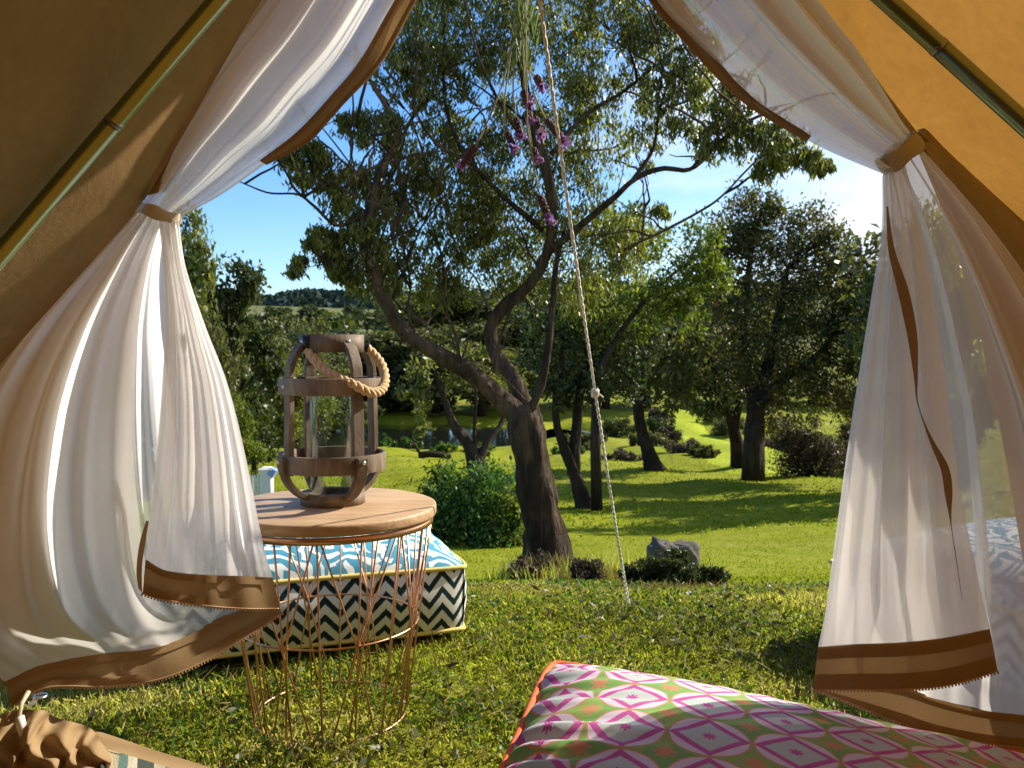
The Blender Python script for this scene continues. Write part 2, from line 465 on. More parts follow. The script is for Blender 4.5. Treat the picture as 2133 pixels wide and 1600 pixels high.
def _water():
    m, nt, out = new_mat('water'); x = NX(nt)
    n = x.noise(x.mapping(x.coord('Object'), (1, 1.8, 1)), 3.0, 3, 0.5)
    nt.links.new(x.princ((0.012, 0.016, 0.010), 0.06, normal=x.bump(n, 0.10, 0.05), spec=0.6), out.inputs[0]); return m
M['water'] = _water()

# chevron side of the blue cushions: UV in metres
def _chevron():
    m, nt, out = new_mat('chevron'); x = NX(nt)
    u, v, _ = x.sep(x.coord('UV'))
    tri = x.m('PINGPONG', u, 0.038)
    ph = x.m('DIVIDE', x.m('SUBTRACT', v, x.m('MULTIPLY', tri, 1.05)), 0.043)
    ph = x.m('ADD', ph, x.m('MULTIPLY', x.m('SUBTRACT', x.noise(x.coord('UV'), 90, 2), 0.5), 0.12))
    f = x.m('FRACT', x.m('ADD', ph, 20.0))
    white = (0.80, 0.78, 0.70); black = (0.018, 0.028, 0.026); teal = (0.06, 0.22, 0.27)
    c = x.ramp(f, [(0.0, white), (0.50, teal), (0.56, black), (0.93, teal), (0.97, white)], 'CONSTANT')
    nt.links.new(x.princ(c, 0.85, normal=x.bump(x.noise(x.coord('UV'), 500, 2), 0.2, 0.002), spec=0.2), out.inputs[0]); return m
M['chevron'] = _chevron()

def _fern():
    m, nt, out = new_mat('fern_print'); x = NX(nt)
    uv = x.coord('UV')
    wob = x.noise(uv, 5.0, 2, 0.5, out='Color')
    vec = x.mix(0.22, uv, wob, 'ADD')
    w = x.node('ShaderNodeTexWave'); w.wave_type = 'RINGS'; x.put(w.inputs['Vector'], vec); w.inputs['Scale'].default_value = 9.0; w.inputs['Distortion'].default_value = 5.0; w.inputs['Detail'].default_value = 1.0; w.inputs['Detail Scale'].default_value = 1.2
    w2 = x.node('ShaderNodeTexWave'); x.put(w2.inputs['Vector'], vec); w2.inputs['Scale'].default_value = 6.5; w2.inputs['Distortion'].default_value = 9.0; w2.inputs['Detail Scale'].default_value = 2.0
    n = x.noise(uv, 7.0, 2, 0.5)
    a = x.m('GREATER_THAN', w.outputs['Fac'], 0.56); b = x.m('GREATER_THAN', w2.outputs['Fac'], 0.62)
    k = x.mix(x.m('GREATER_THAN', n, 0.5), a, b)
    c = x.mix(k, (0.07, 0.30, 0.42), (0.78, 0.80, 0.76))
    nt.links.new(x.princ(c, 0.85, normal=x.bump(x.noise(uv, 400, 2), 0.2, 0.002), spec=0.2), out.inputs[0]); return m
M['fern_print'] = _fern()

def _ikat():
    """circles holding a pink diamond on green, orange stars between: UV counts motifs"""
    m, nt, out = new_mat('ikat_print'); x = NX(nt)
    uv = x.coord('UV')
    wob = x.noise(uv, 3.5, 3, 0.5, out='Color')
    uvw = x.mix(0.03, uv, wob, 'ADD')
    u, v, _ = x.sep(uvw)
    def cell(o):
        a = x.m('SUBTRACT', x.m('FRACT', x.m('ADD', u, o)), 0.5); b = x.m('SUBTRACT', x.m('FRACT', x.m('ADD', v, o)), 0.5)
        r = x.m('SQRT', x.m('ADD', x.m('MULTIPLY', a, a), x.m('MULTIPLY', b, b)))
        th = x.m('ARCTAN2', b, a)
        return a, b, r, th
    a, b, r, th = cell(0.0)
    _, _, r2, th2 = cell(0.5)
    dia = x.m('ADD', x.m('ABSOLUTE', a), x.m('ABSOLUTE', b))
    grey = (0.44, 0.49, 0.46); pink = (0.46, 0.085, 0.29); green = (0.17, 0.35, 0.09); orange = (0.54, 0.24, 0.115); lime = (0.34, 0.41, 0.09)
    star2 = x.m('LESS_THAN', r2, x.m('MULTIPLY_ADD', x.m('COSINE', x.m('MULTIPLY', th2, 8.0)), 0.045, 0.115))
    bg = x.mix(star2, x.mix(x.m('MULTIPLY', x.m('GREATER_THAN', x.noise(uv, 1.1, 2), 0.56), 0.45), green, lime), orange)
    inner = x.mix(x.m('LESS_THAN', dia, 0.485), (0.60, 0.52, 0.60), pink)
    inner = x.mix(x.m('LESS_THAN', dia, 0.365), inner, grey)
    star = x.m('LESS_THAN', r, x.m('MULTIPLY_ADD', x.m('COSINE', x.m('MULTIPLY', th, 8.0)), 0.02, 0.075))
    inner = x.mix(star, inner, pink)
    c = x.mix(x.m('LESS_THAN', r, 0.492), bg, orange)
    c = x.mix(x.m('LESS_THAN', r, 0.468), c, inner)
    nt.links.new(x.princ(c, 0.8, normal=x.bump(x.noise(uv, 160, 2), 0.15, 0.002), spec=0.25), out.inputs[0]); return m
M['ikat_print'] = _ikat()
M['pillow_side'] = plain('pillow_side', (0.09, 0.16, 0.05), 0.85, 0, 0.3, 60, 0.3)

def _rug():
    m, nt, out = new_mat('rug'); x = NX(nt)
    v = x.sep(x.coord('Object'))
    s = x.m('FRACT', x.m('MULTIPLY', x.m('ADD', v[0], x.m('MULTIPLY', v[1], 0.4)), 14.0))
    c = x.ramp(s, [(0.0, (0.05, 0.06, 0.055)), (0.35, (0.32, 0.27, 0.18)), (0.6, (0.10, 0.16, 0.14)), (0.8, (0.40, 0.36, 0.27))], 'CONSTANT')
    nt.links.new(x.princ(c, 0.95, normal=x.bump(x.noise(x.coord('Object'), 300, 2), 0.5, 0.004), spec=0.1), out.inputs[0]); return m
M['rug'] = _rug()
M['groundsheet'] = plain('groundsheet', (0.30, 0.21, 0.12), 0.8, 0, 0.2, 15, 0.15)

# ------------------------------------------------------------------ ground
PROF_D = [-40, 2.55, 3.2, 4.5, 6.5, 10, 15, 20, 27, 35, 60, 120, 250, 330, 600, 900, 1500, 2600]
PROF_H = [0, -0.005, -0.15, -0.52, -1.04, -1.47, -1.96, -2.30, -2.66, -2.76, -2.72, -0.6, 6.5, 8.0, 31, 46, 60, 60]
WATER = -2.95
PONDS = [(-7.5, 36.5, 9.5, 6.8), (3.2, 38.2, 2.0, 3.0), (10.6, 30.0, 1.7, 5.5)]
def ground_h(x, y):
    x = np.asarray(x, float); y = np.asarray(y, float)
    h = np.interp(y, PROF_D, PROF_H)
    for k in (0.35, -0.35):
        h = h + np.interp(y + k * np.clip(np.abs(y) / 6, 0.3, 6), PROF_D, PROF_H)
    h = h / 3
    und = 0.02 * np.sin(x * 2.1 + 0.6 * y) + 0.02 * np.sin(y * 1.7 - x * 0.9) + 0.05 * np.sin(x * 0.45 + 1.1) * np.sin(y * 0.4)
    h = h + und * np.clip((y - 2) / 8, 0.1, 3)
    # rise on the lawn at the right, under the pair of big gums
    h = h + 0.12 * np.exp(-(((x - 7.5) / 2.5) ** 2 + ((y - 18) / 2.5) ** 2))
    for (cx, cy, rx, ry) in PONDS:
        q = np.sqrt(((x - cx) / rx) ** 2 + ((y - cy) / ry) ** 2) + 0.07 * np.sin(x * 1.3) * np.cos(y * 1.1)
        h = h - 0.75 * np.clip((1.12 - q) / 0.22, 0, 1)
    h = h + 15 * np.exp(-(((x - 78) / 46) ** 2 + ((y - 118) / 50) ** 2))
    far = np.clip((y - 200) / 500, 0, 1)
    h = h + far * 5 * np.sin(x * 0.011 + 1.0) * np.sin(y * 0.008)
    return h

def build_ground():
    ys = np.concatenate([np.linspace(-8, 1.0, 10), np.linspace(1.2, 12, 75), np.linspace(12.4, 62, 95), np.geomspace(64, 2600, 60)])
    s = np.linspace(-1, 1, 181)
    V = []
    for y in ys:
        half = max(9.0, 0.95 * y + 4)
        xs = half * (0.45 * s + 0.55 * s ** 3)
        V.append(np.stack([xs, np.full_like(xs, y), ground_h(xs, np.full_like(xs, y))], -1))
    o = grid_mesh('ground', np.array(V), M['lawn'])
    tag(o, kind='structure')
build_ground()

def build_ponds():
    mb = MB()
    for (cx, cy, rx, ry) in PONDS:
        n = 40; vs = [(cx, cy, WATER)] + [(cx + 1.2 * rx * math.cos(2 * PI * i / n), cy + 1.2 * ry * math.sin(2 * PI * i / n), WATER) for i in range(n)]
        mb.add(vs, [(0, i + 1, (i + 1) % n + 1) for i in range(n)])
    tag(mb.build('pond', M['water']), kind='structure')
build_ponds()

def build_path():
    C = catmull([(7.2, 21.5), (7.3, 25.0), (7.1, 28.5), (7.0, 32.0), (7.4, 36.0), (8.3, 41.0), (9.0, 47.0)], 60)
    W = np.interp(np.linspace(0, 1, 60), [0, 0.2, 0.5, 1], [2.0, 1.5, 1.15, 0.9]); rows = []
    for k in np.linspace(-1, 1, 9):
        t = np.gradient(C, axis=0); t /= np.linalg.norm(t, axis=1)[:, None]; nrm = np.stack([-t[:, 1], t[:, 0]], -1)
        P = C + nrm * (W * k)[:, None]
        rows.append(np.stack([P[:, 0], P[:, 1], ground_h(P[:, 0], P[:, 1]) + (0.012 + 0.10 * (1 - k * k)) * np.clip(np.linspace(0, 1, 60) / 0.3, 0.06, 1) - 0.02 * (abs(k) > 0.99)], -1))
    tag(grid_mesh('path', np.array(rows), M['path']), kind='structure')
build_path()

# far wooded ridge
def build_ridge():
    xs = np.linspace(-1500, 1900, 170); rows = []
    for k, (y, f) in enumerate(((1150, 0.0), (1250, 0.45), (1350, 0.85), (1450, 1.0), (1600, 0.6))):
        top = 104 + 9 * np.sin(xs * 0.006 + 0.4) + 6 * np.sin(xs * 0.017) + 3 * np.sin(xs * 0.05)
        rows.append(np.stack([xs, np.full_like(xs, y), 38 + (top - 38) * f], -1))
    o = grid_mesh('ridge', np.array(rows), M['far_forest'])
    tag(o, kind='structure')
build_ridge()

# ------------------------------------------------------------------ foliage helpers
def leaf_mesh(name, C, size, aspect, mat, parent, rng, droop=0.5, size_var=0.4, tint=None, fold=0.15):
    """one small folded leaf (two triangles as a kite quad) at every centre"""
    C = np.asarray(C); n = len(C)
    ax = rng.normal(size=(n, 3)); ax /= np.linalg.norm(ax, axis=1)[:, None]
    ax = ax * (1 - droop) + np.array([0, 0, -1.0]) * droop
    ax /= np.linalg.norm(ax, axis=1)[:, None] + 1e-9
    rv = rng.normal(size=(n, 3)); side = np.cross(ax, rv); side /= np.linalg.norm(side, axis=1)[:, None] + 1e-9
    nor = np.cross(side, ax)
    L = size * (1 + rng.uniform(-size_var, size_var, n))[:, None]; W = L * aspect
    base = C - ax * L * 0.5; tip = C + ax * L * 0.5
    a = C - side * W * 0.5 + nor * L * fold - ax * L * 0.08; b = C + side * W * 0.5 + nor * L * fold * 0.4 - ax * L * 0.08
    V = np.stack([base, a, tip, b], 1).reshape(-1, 3)
    F = np.arange(n * 4).reshape(n, 4)
    if tint is None: tint = np.clip(rng.beta(2, 2.6, n), 0, 1)
    me = mesh_np(name, V, F, attr=tint)
    return link_mesh(name, me, mat, parent, smooth=False)

def blob_points(rng, blobs, leaf_per=55, clump_r=0.30, per_r=26):
    """blobs: (center, radius(3), density) -> leaf centres, clump centres"""
    Ls, Cs, Ts = [], [], []
    for c, r, dens in blobs:
        c = np.array(c); r = np.array(r)
        nc = max(3, int(per_r * dens))
        d = rng.normal(size=(nc, 3)); d /= np.linalg.norm(d, axis=1)[:, None]
        cc = c + d * r * (rng.uniform(0.25, 1.0, nc) ** 0.6)[:, None]
        for q in cc:
            k = int(leaf_per * rng.uniform(0.6, 1.4))
            cr = clump_r * np.mean(r) * rng.uniform(0.7, 1.4)
            p = rng.normal(size=(k, 3)) * cr * np.array([0.62, 0.62, 0.55]) + q
            p[:, 2] -= np.abs(rng.normal(size=k)) * cr * 0.35
            Ls.append(p); Ts.append(np.clip(rng.normal(rng.uniform(0.25, 0.6), 0.18, k), 0, 1))
        Cs.append(cc)
    return np.concatenate(Ls), np.concatenate(Cs), np.concatenate(Ts)

def smooth_path(pts, n, jit=0.0, rng=None):
    p = catmull(np.array(pts), n)
    if jit and rng is not None: p[1:-1] += rng.normal(size=p[1:-1].shape) * jit
    return p

def px_tree(name, label, D, base_px, limbs, blobs, leaf_mat, bark, seed, leaf=0.07, aspect=0.32, leaf_per=55, clump_r=0.3, per_r=26, group=None, thick=0.85, twig_r=0.006, flare=True, side=0, droop=0.45):
    """A tree whose limbs and leaf masses stand at real depths around D metres.
    limbs: ([(px,py,ddepth)...], r0, r1); blobs: (px,py,rpx,ddepth,density)."""
    rng = np.random.default_rng(seed); pr = random.Random(seed)
    b = at(base_px[0], base_px[1], D)
    b.z = float(ground_h(b.x, b.y))
    root = empty(name, b, label, 'tree', group)
    mb = MB(); limb_pts = []
    for li, (pts, r0, r1) in enumerate(limbs):
        W = [np.array(at(p[0], p[1], D + p[2])) for p in pts]
        if li == 0: W[0] = np.array([W[0][0], W[0][1], b.z - 0.08])
        n = max(8, len(W) * 5)
        P = smooth_path(W, n, r0 * 0.03, rng)
        t = np.linspace(0, 1, n)
        rad = r0 + (r1 - r0) * t ** 0.8
        rad = rad * (1 + 0.05 * np.sin(t * 17 + li))
        if li == 0 and flare: rad = rad * (1 + 0.55 * np.exp(-t * 14))
        mb.tube([Vector(p) for p in P], list(rad), 22 if r0 > 0.08 else (12 if r0 > 0.03 else 6), jitter=0.13, rng=pr)
        limb_pts.append(P[n // 3:])
    for k in range(side):
        P = limb_pts[int(rng.integers(1, len(limb_pts)))]; q = P[int(rng.integers(0, len(P)))]
        d = rng.normal(size=3); d[2] = abs(d[2]) * 0.9 + 0.15; d /= np.linalg.norm(d); L = rng.uniform(0.35, 0.95)
        e = q + d * L + np.array([0, 0, rng.uniform(-0.15, 0.25)]); m_ = (q + e) / 2 + rng.normal(size=3) * 0.09 * L
        Q = smooth_path([q, m_, e], 9, 0.008, rng); mb.tube([Vector(v) for v in Q], list(np.linspace(rng.uniform(0.008, 0.014), 0.003, 9)), 5); limb_pts.append(Q)
    LP = np.concatenate(limb_pts)
    mb.build('trunk', bark, root)
    W = []
    for (px, py, rp, dd, dens) in blobs:
        c = at(px, py, D + dd); r = rp * (D + dd) / FPX
        W.append((c, (r, r * thick, r), dens))
    Lc, Cc, T = blob_points(rng, W, leaf_per, clump_r, per_r)
    leaf_mesh('crown', Lc, leaf, aspect, leaf_mat, root, rng, droop=droop, tint=T)
    tw = MB()
    for q in Cc[::3]:
        d = np.linalg.norm(LP - q, axis=1); i = int(np.argmin(d + 0.25 * np.abs(LP[:, 2] - q[2] + 0.3)))
        s = LP[i]
        if d[i] < 0.02: continue
        m = (s + q) / 2 + rng.normal(size=3) * d[i] * 0.10
        tw.tube([Vector(s), Vector(m), Vector(q)], [twig_r * 1.6, twig_r * 1.1, twig_r * 0.5], 4, caps=False)
    tw.build('twigs', bark, root)['kind'] = 'stuff'
    return root

# ------------------------------------------------------------------ main gum tree
main_limbs = [
    ([(1142, 1190, 0), (1135, 1120, 0), (1118, 1040, 0), (1105, 960, 0.02), (1095, 900, 0.03), (1085, 850, 0.05)], 0.165, 0.135),
    ([(1090, 880, 0.05), (1040, 830, 0), (975, 775, -0.1), (905, 735, -0.2), (845, 695, -0.3), (810, 645, -0.35), (780, 575, -0.4), (762, 500, -0.45), (775, 420, -0.4), (800, 340, -0.35)], 0.105, 0.045),
    ([(1095, 870, 0.05), (1075, 800, 0.15), (1030, 735, 0.25), (1022, 685, 0.3), (1050, 640, 0.3), (1105, 590, 0.25), (1138, 530, 0.2), (1150, 450, 0.1), (1140, 360, 0.0), (1110, 260, 0.0), (1090, 150, 0.1), (1080, 20, 0.2), (1075, -120, 0.3)], 0.085, 0.03),
    ([(1108, 850, -0.02), (1128, 800, -0.05), (1140, 735, -0.05), (1150, 650, 0.0), (1158, 560, 0.1), (1175, 480, 0.2)], 0.048, 0.022),
    # right arm
    ([(1150, 520, 0.2), (1215, 465, -0.1), (1270, 420, -0.3), (1320, 375, -0.5), (1375, 352, -0.6), (1440, 352, -0.7), (1490, 305, -0.8), (1540, 262, -0.9), (1620, 225, -1.0)], 0.042, 0.012),
    ([(1315, 378, -0.5), (1360, 310, -0.45), (1372, 235, -0.4), (1400, 150, -0.4), (1440, 70, -0.4)], 0.02, 0.008),
    ([(1440, 352, -0.7), (1510, 270, -0.8), (1570, 235, -0.9), (1650, 215, -1.0)], 0.014, 0.006),
    ([(1385, 480, -0.5), (1450, 445, -0.7), (1500, 412, -0.8), (1560, 350, -0.9), (1640, 270, -1.0)], 0.014, 0.006),
    ([(1300, 520, -0.3), (1385, 480, -0.5)], 0.012, 0.012),
    ([(1150, 320, 0), (1220, 240, -0.2), (1300, 190, -0.3), (1400, 110, -0.3), (1470, 60, -0.3)], 0.026, 0.008),
    # left crown
    ([(800, 340, -0.35), (830, 280, -0.3), (800, 215, -0.3), (770, 165, -0.35), (740, 100, -0.4)], 0.042, 0.012),
    ([(765, 480, -0.45), (800, 400, -0.2), (830, 330, 0.0), (850, 260, 0.1), (900, 190, 0.1), (930, 100, 0.1)], 0.035, 0.012),
    ([(770, 440, -0.4), (705, 470, -0.6), (655, 430, -0.8), (620, 405, -0.9), (560, 402, -1.0), (498, 378, -1.1)], 0.020, 0.005),
    ([(785, 590, -0.4), (740, 555, -0.5), (690, 545, -0.6)], 0.015, 0.005),
    ([(820, 620, -0.3), (850, 540, -0.1), (880, 470, 0.0), (920, 420, 0.1)], 0.022, 0.008),
    ([(980, 340, -0.1), (940, 320, -0.15), (900, 290, -0.2), (840, 190, -0.3), (800, 140, -0.35)], 0.018, 0.007),
    ([(1130, 480, 0.2), (1060, 420, 0.1), (990, 350, 0), (950, 290, 0), (925, 200, 0.0), (925, 60, 0.1), (920, -60, 0.1)], 0.034, 0.016),
    ([(1100, 300, 0), (1050, 230, -0.2), (1010, 150, -0.3), (980, 60, -0.3), (960, -40, -0.3)], 0.024, 0.010),
    ([(960, 775, -0.1), (950, 700, 0.1), (925, 640, 0.2), (930, 580, 0.2), (910, 500, 0.2)], 0.024, 0.008),
    ([(870, 715, -0.25), (850, 650, -0.15), (855, 590, -0.1), (840, 520, -0.1)], 0.022, 0.008),
    ([(1010, 800, 0.0), (960, 745, -0.1), (935, 690, -0.15)], 0.012, 0.005),
    ([(1100, 840, -0.05), (1050, 790, -0.12), (1000, 760, -0.15)], 0.012, 0.004),
]
main_limbs = [(p, a * (0.94 if i == 0 else 0.84), b * (0.94 if i == 0 else 0.8)) for i, (p, a, b) in enumerate(main_limbs)]
main_blobs = [
    (930, 60, 85, 0, 1.3), (1015, 20, 85, 0.1, 1.4), (870, 105, 60, -0.2, 1.0), (985, 130, 55, 0.2, 0.7), (1065, 80, 70, 0.3, 1.1), (1165, 50, 85, 0.2, 1.5), (1265, 30, 80, 0, 1.4),
    (1340, 80, 55, -0.2, 0.9), (1400, 30, 60, -0.3, 0.9), (1220, 140, 65, 0, 1.1), (1175, 220, 75, 0.2, 1.3), (1245, 290, 70, 0.3, 1.0), (1130, 320, 80, 0.4, 1.5), (1060, 250, 60, 0.2, 0.9),
    (1000, 320, 70, 0.2, 1.2), (945, 380, 80, 0.3, 1.4), (1045, 430, 85, 0.4, 1.6), (880, 425, 75, 0.1, 1.3), (815, 375, 60, 0, 1.0), (900, 290, 55, 0.2, 0.8), (960, 215, 45, 0.2, 0.4),
    (765, 430, 60, -0.3, 1.1), (745, 265, 42, -0.4, 0.7), (800, 270, 50, -0.3, 0.8), (635, 338, 48, -0.7, 1.5), (680, 360, 38, -0.6, 0.7), (745, 500, 62, -0.4, 1.3), (690, 510, 42, -0.5, 0.9), (820, 525, 60, 0, 1.1),
    (900, 520, 50, 0.2, 0.6), (965, 480, 60, 0.3, 0.9), (655, 500, 26, -0.6, 0.6), (620, 555, 24, -0.6, 0.5), (725, 570, 38, -0.4, 0.7), (785, 580, 45, -0.3, 0.8), (860, 590, 45, 0, 0.5), (960, 580, 50, 0.4, 0.6),
    (1100, 510, 85, 0.5, 1.6), (1185, 420, 75, 0.3, 1.3), (1240, 500, 80, 0.2, 1.2), (1310, 510, 65, 0, 0.9), (1060, 560, 70, 0.6, 1.0), (1200, 580, 70, 0.4, 1.0), (1005, 420, 60, 0.4, 0.9),
    (1400, 150, 50, -0.4, 0.6), (1455, 195, 50, -0.5, 0.6), (1500, 235, 45, -0.8, 0.55), (1555, 285, 45, -0.9, 0.7), (1625, 300, 48, -1.0, 0.9), (1685, 335, 30, -1.0, 0.5), (1600, 345, 34, -0.9, 0.5), (1420, 275, 42, -0.5, 0.4),
    (1485, 305, 38, -0.8, 0.4), (1370, 200, 45, -0.4, 0.5), (1310, 190, 50, -0.2, 0.6), (1450, 110, 55, -0.4, 0.7), (1530, 210, 40, -0.9, 0.5), (1720, 350, 18, -1.0, 0.3), (1380, 440, 24, -0.5, 0.3), (1330, 300, 50, -0.3, 0.5),
    (860, 20, 60, 0.2, 0.8), (880, 200, 50, 0, 0.5), (930, 150, 50, 0.1, 0.5), (850, 330, 50, 0.1, 0.6), (700, 560, 30, -0.5, 0.4), (740, 380, 40, -0.4, 0.5), (900, 600, 50, 0.3, 0.5), (1010, 520, 60, 0.5, 0.7), (800, 110, 45, -0.4, 0.6), (1100, -30, 90, 0.2, 1.2), (1340, -20, 90, -0.2, 1.1), (930, -60, 90, 0.1, 1.0), (700, 420, 35, -0.6, 0.5), (840, 170, 45, -0.2, 0.5),
]
px_tree('gum_tree', 'large twisting gum tree with wide dark crown standing behind the white rope', 6.6, (1142, 1190), main_limbs, main_blobs, M['leaf_gum'], M['bark'], 11,
        leaf=0.052, aspect=0.27, leaf_per=54, clump_r=0.33, per_r=23, twig_r=0.003, side=110, droop=0.6)

# bright young foliage hanging right of the gum: a smaller tree behind it
px_tree('gum_tree', 'small bright green gum tree filling the gap right of the big twisting gum', 14.4, (1243, 1050),
        [([(1243, 1050, 0), (1241, 980, 0), (1240, 880, 0.05), (1250, 780, 0.1), (1300, 680, 0), (1370, 600, -0.1), (1440, 540, -0.2)], 0.068, 0.02),
         ([(1245, 800, 0.1), (1230, 700, 0.3), (1270, 600, 0.4), (1290, 500, 0.4)], 0.04, 0.012)],
        [(1450, 520, 62, -0.2, 1.2), (1485, 580, 50, -0.3, 0.9), (1420, 590, 55, -0.1, 1.0), (1300, 460, 60, 0.5, 1.0), (1340, 500, 55, 0.3, 0.9), (1290, 560, 70, 0.4, 1.2), (1360, 620, 60, 0, 1.1), (1240, 620, 65, 0.4, 1.0), (1300, 660, 60, 0.2, 0.9), (1220, 690, 50, 0.3, 0.7), (1440, 650, 40, -0.1, 0.6), (1190, 640, 50, 0.3, 0.7)],
        M['leaf_lime'], M['bark_dark'], 12, leaf=0.10, aspect=0.4, leaf_per=34, clump_r=0.3, per_r=22, twig_r=0.006, group='gum trees on the lawn')

px_tree('gum_tree', 'dark gum with forked leaning trunk right of the big twisting gum', 14.8, (1220, 1055),
        [([(1222, 1055, 0), (1200, 1000, 0), (1178, 940, 0), (1160, 885, 0.1), (1158, 830, 0.2), (1170, 740, 0.2), (1160, 640, 0.2)], 0.15, 0.05),
         ([(1195, 990, 0), (1198, 920, 0.1), (1205, 850, 0.2), (1215, 770, 0.3), (1250, 690, 0.3)], 0.11, 0.04)],
        [(1150, 700, 80, 0.3, 1.2), (1210, 660, 80, 0.2, 1.2), (1270, 720, 80, 0, 1.3), (1190, 760, 70, 0, 1.1), (1120, 770, 60, 0.3, 0.9), (1300, 780, 60, 0, 0.8), (1250, 790, 50, -0.2, 0.7), (1170, 810, 40, 0, 0.5), (1330, 700, 70, 0.4, 1.0)],
        M['leaf_dark'], M['bark_dark'], 13, leaf=0.11, aspect=0.4, leaf_per=32, clump_r=0.3, per_r=22, twig_r=0.008, group='gum trees on the lawn')

px_tree('gum_tree', 'slender leaning gum in the shade beside the grassy causeway', 21.0, (1365, 990),
        [([(1365, 988, 0), (1350, 940, 0), (1335, 890, 0), (1325, 820, 0), (1305, 760, 0.1), (1270, 690, 0.2)], 0.19, 0.06),
         ([(1322, 810, 0), (1350, 740, -0.2), (1390, 690, -0.2)], 0.08, 0.03)],
        [(1300, 720, 70, 0, 1.2), (1370, 700, 75, 0, 1.3), (1420, 760, 60, 0, 1.0), (1340, 780, 60, 0.2, 0.9), (1400, 810, 45, 0, 0.7), (1260, 760, 60, 0.2, 1.0), (1450, 700, 60, 0.3, 1.0), (1410, 650, 50, 0.3, 0.8)],
        M['leaf_olive'], M['bark_dark'], 14, leaf=0.15, aspect=0.42, leaf_per=30, clump_r=0.3, per_r=22, twig_r=0.01, group='gum trees on the lawn')

px_tree('gum_tree', 'broad dark gum with russet crown, nearest of the pair by the right net curtain', 19.6, (1568, 1005),
        [([(1568, 1006, 0), (1570, 950, 0), (1572, 890, 0), (1580, 830, 0), (1600, 760, 0), (1620, 660, 0), (1640, 560, 0)], 0.165, 0.06),
         ([(1578, 850, 0), (1620, 800, -0.2), (1680, 760, -0.4), (1740, 700, -0.5)], 0.12, 0.04),
         ([(1572, 860, 0), (1560, 780, 0.3), (1550, 680, 0.3), (1560, 560, 0.3), (1570, 470, 0.3)], 0.16, 0.05)],
        [(1555, 455, 70, 0.3, 1.3), (1520, 490, 55, 0.4, 1.1), (1610, 490, 70, 0.2, 1.2), (1690, 475, 55, 0, 1.0), (1735, 520, 50, 0, 1.0), (1650, 550, 80, 0, 1.4), (1570, 560, 80, 0.3, 1.4), (1745, 585, 60, -0.3, 1.1), (1790, 590, 45, -0.5, 0.9),
         (1700, 620, 80, -0.2, 1.3), (1600, 640, 90, 0, 1.5), (1530, 660, 70, 0.4, 1.1), (1680, 710, 85, -0.3, 1.4), (1755, 690, 65, -0.5, 1.1), (1590, 740, 85, 0, 1.4), (1660, 790, 75, -0.2, 1.2), (1740, 770, 65, -0.4, 1.1), (1530, 770, 60, 0.2, 1.0), (1620, 850, 45, 0, 0.6), (1770, 830, 45, -0.4, 0.7), (1800, 640, 50, -0.6, 0.9), (1480, 520, 40, 0.4, 0.7), (1465, 580, 45, 0.3, 0.8), (1790, 740, 50, -0.6, 0.8), (1590, 420, 40, 0.3, 0.7)],
        M['leaf_rust'], M['bark_dark'], 15, leaf=0.115, aspect=0.40, leaf_per=42, clump_r=0.36, per_r=26, twig_r=0.012, group='pair of big gums on the right of the lawn')

px_tree('gum_tree', 'big dark gum just behind the russet crowned one, its trunk further left', 22.5, (1538, 985),
        [([(1538, 985, 0), (1535, 930, 0), (1525, 880, 0), (1505, 820, 0), (1480, 750, 0), (1470, 670, 0)], 0.15, 0.05),
         ([(1530, 890, 0), (1545, 800, 0), (1550, 700, 0)], 0.14, 0.05)],
        [(1480, 680, 70, 0, 1.2), (1440, 740, 60, 0, 1.0), (1500, 760, 70, 0.3, 1.1), (1560, 720, 70, 0.3, 1.1), (1540, 620, 70, 0.4, 1.1), (1470, 830, 45, 0, 0.7), (1550, 810, 50, 0.2, 0.7), (1420, 800, 40, 0, 0.6), (1640, 640, 70, 0.6, 1.0), (1700, 560, 60, 0.8, 0.9)],
        M['leaf_dark'], M['bark_dark'], 16, leaf=0.16, aspect=0.42, leaf_per=34, clump_r=0.3, per_r=24, twig_r=0.012, group='pair of big gums on the right of the lawn')

# small forked tree standing in the green bush left of the gum
px_tree('small_tree', 'small fork-trunked tree rising out of the leafy green bush', 10.6, (1000, 1075),
        [([(1000, 1085, 0), (997, 1020, 0), (992, 965, 0), (975, 925, 0), (945, 885, 0), (925, 830, 0), (900, 760, 0)], 0.105, 0.025),
         ([(998, 960, 0), (1018, 915, 0), (1045, 880, 0.1), (1060, 820, 0.2)], 0.06, 0.02),
         ([(990, 950, 0), (988, 890, -0.1), (992, 830, -0.1), (985, 760, -0.1)], 0.035, 0.012)],
        [(900, 780, 50, 0, 0.7), (950, 760, 45, 0.2, 0.6), (860, 830, 40, 0, 0.5), (990, 740, 45, 0.1, 0.5), (1050, 790, 40, 0.2, 0.5), (880, 880, 30, 0, 0.35)],
        M['leaf_gum'], M['bark_dark'], 17, leaf=0.09, aspect=0.36, leaf_per=26, clump_r=0.3, per_r=18, twig_r=0.005)

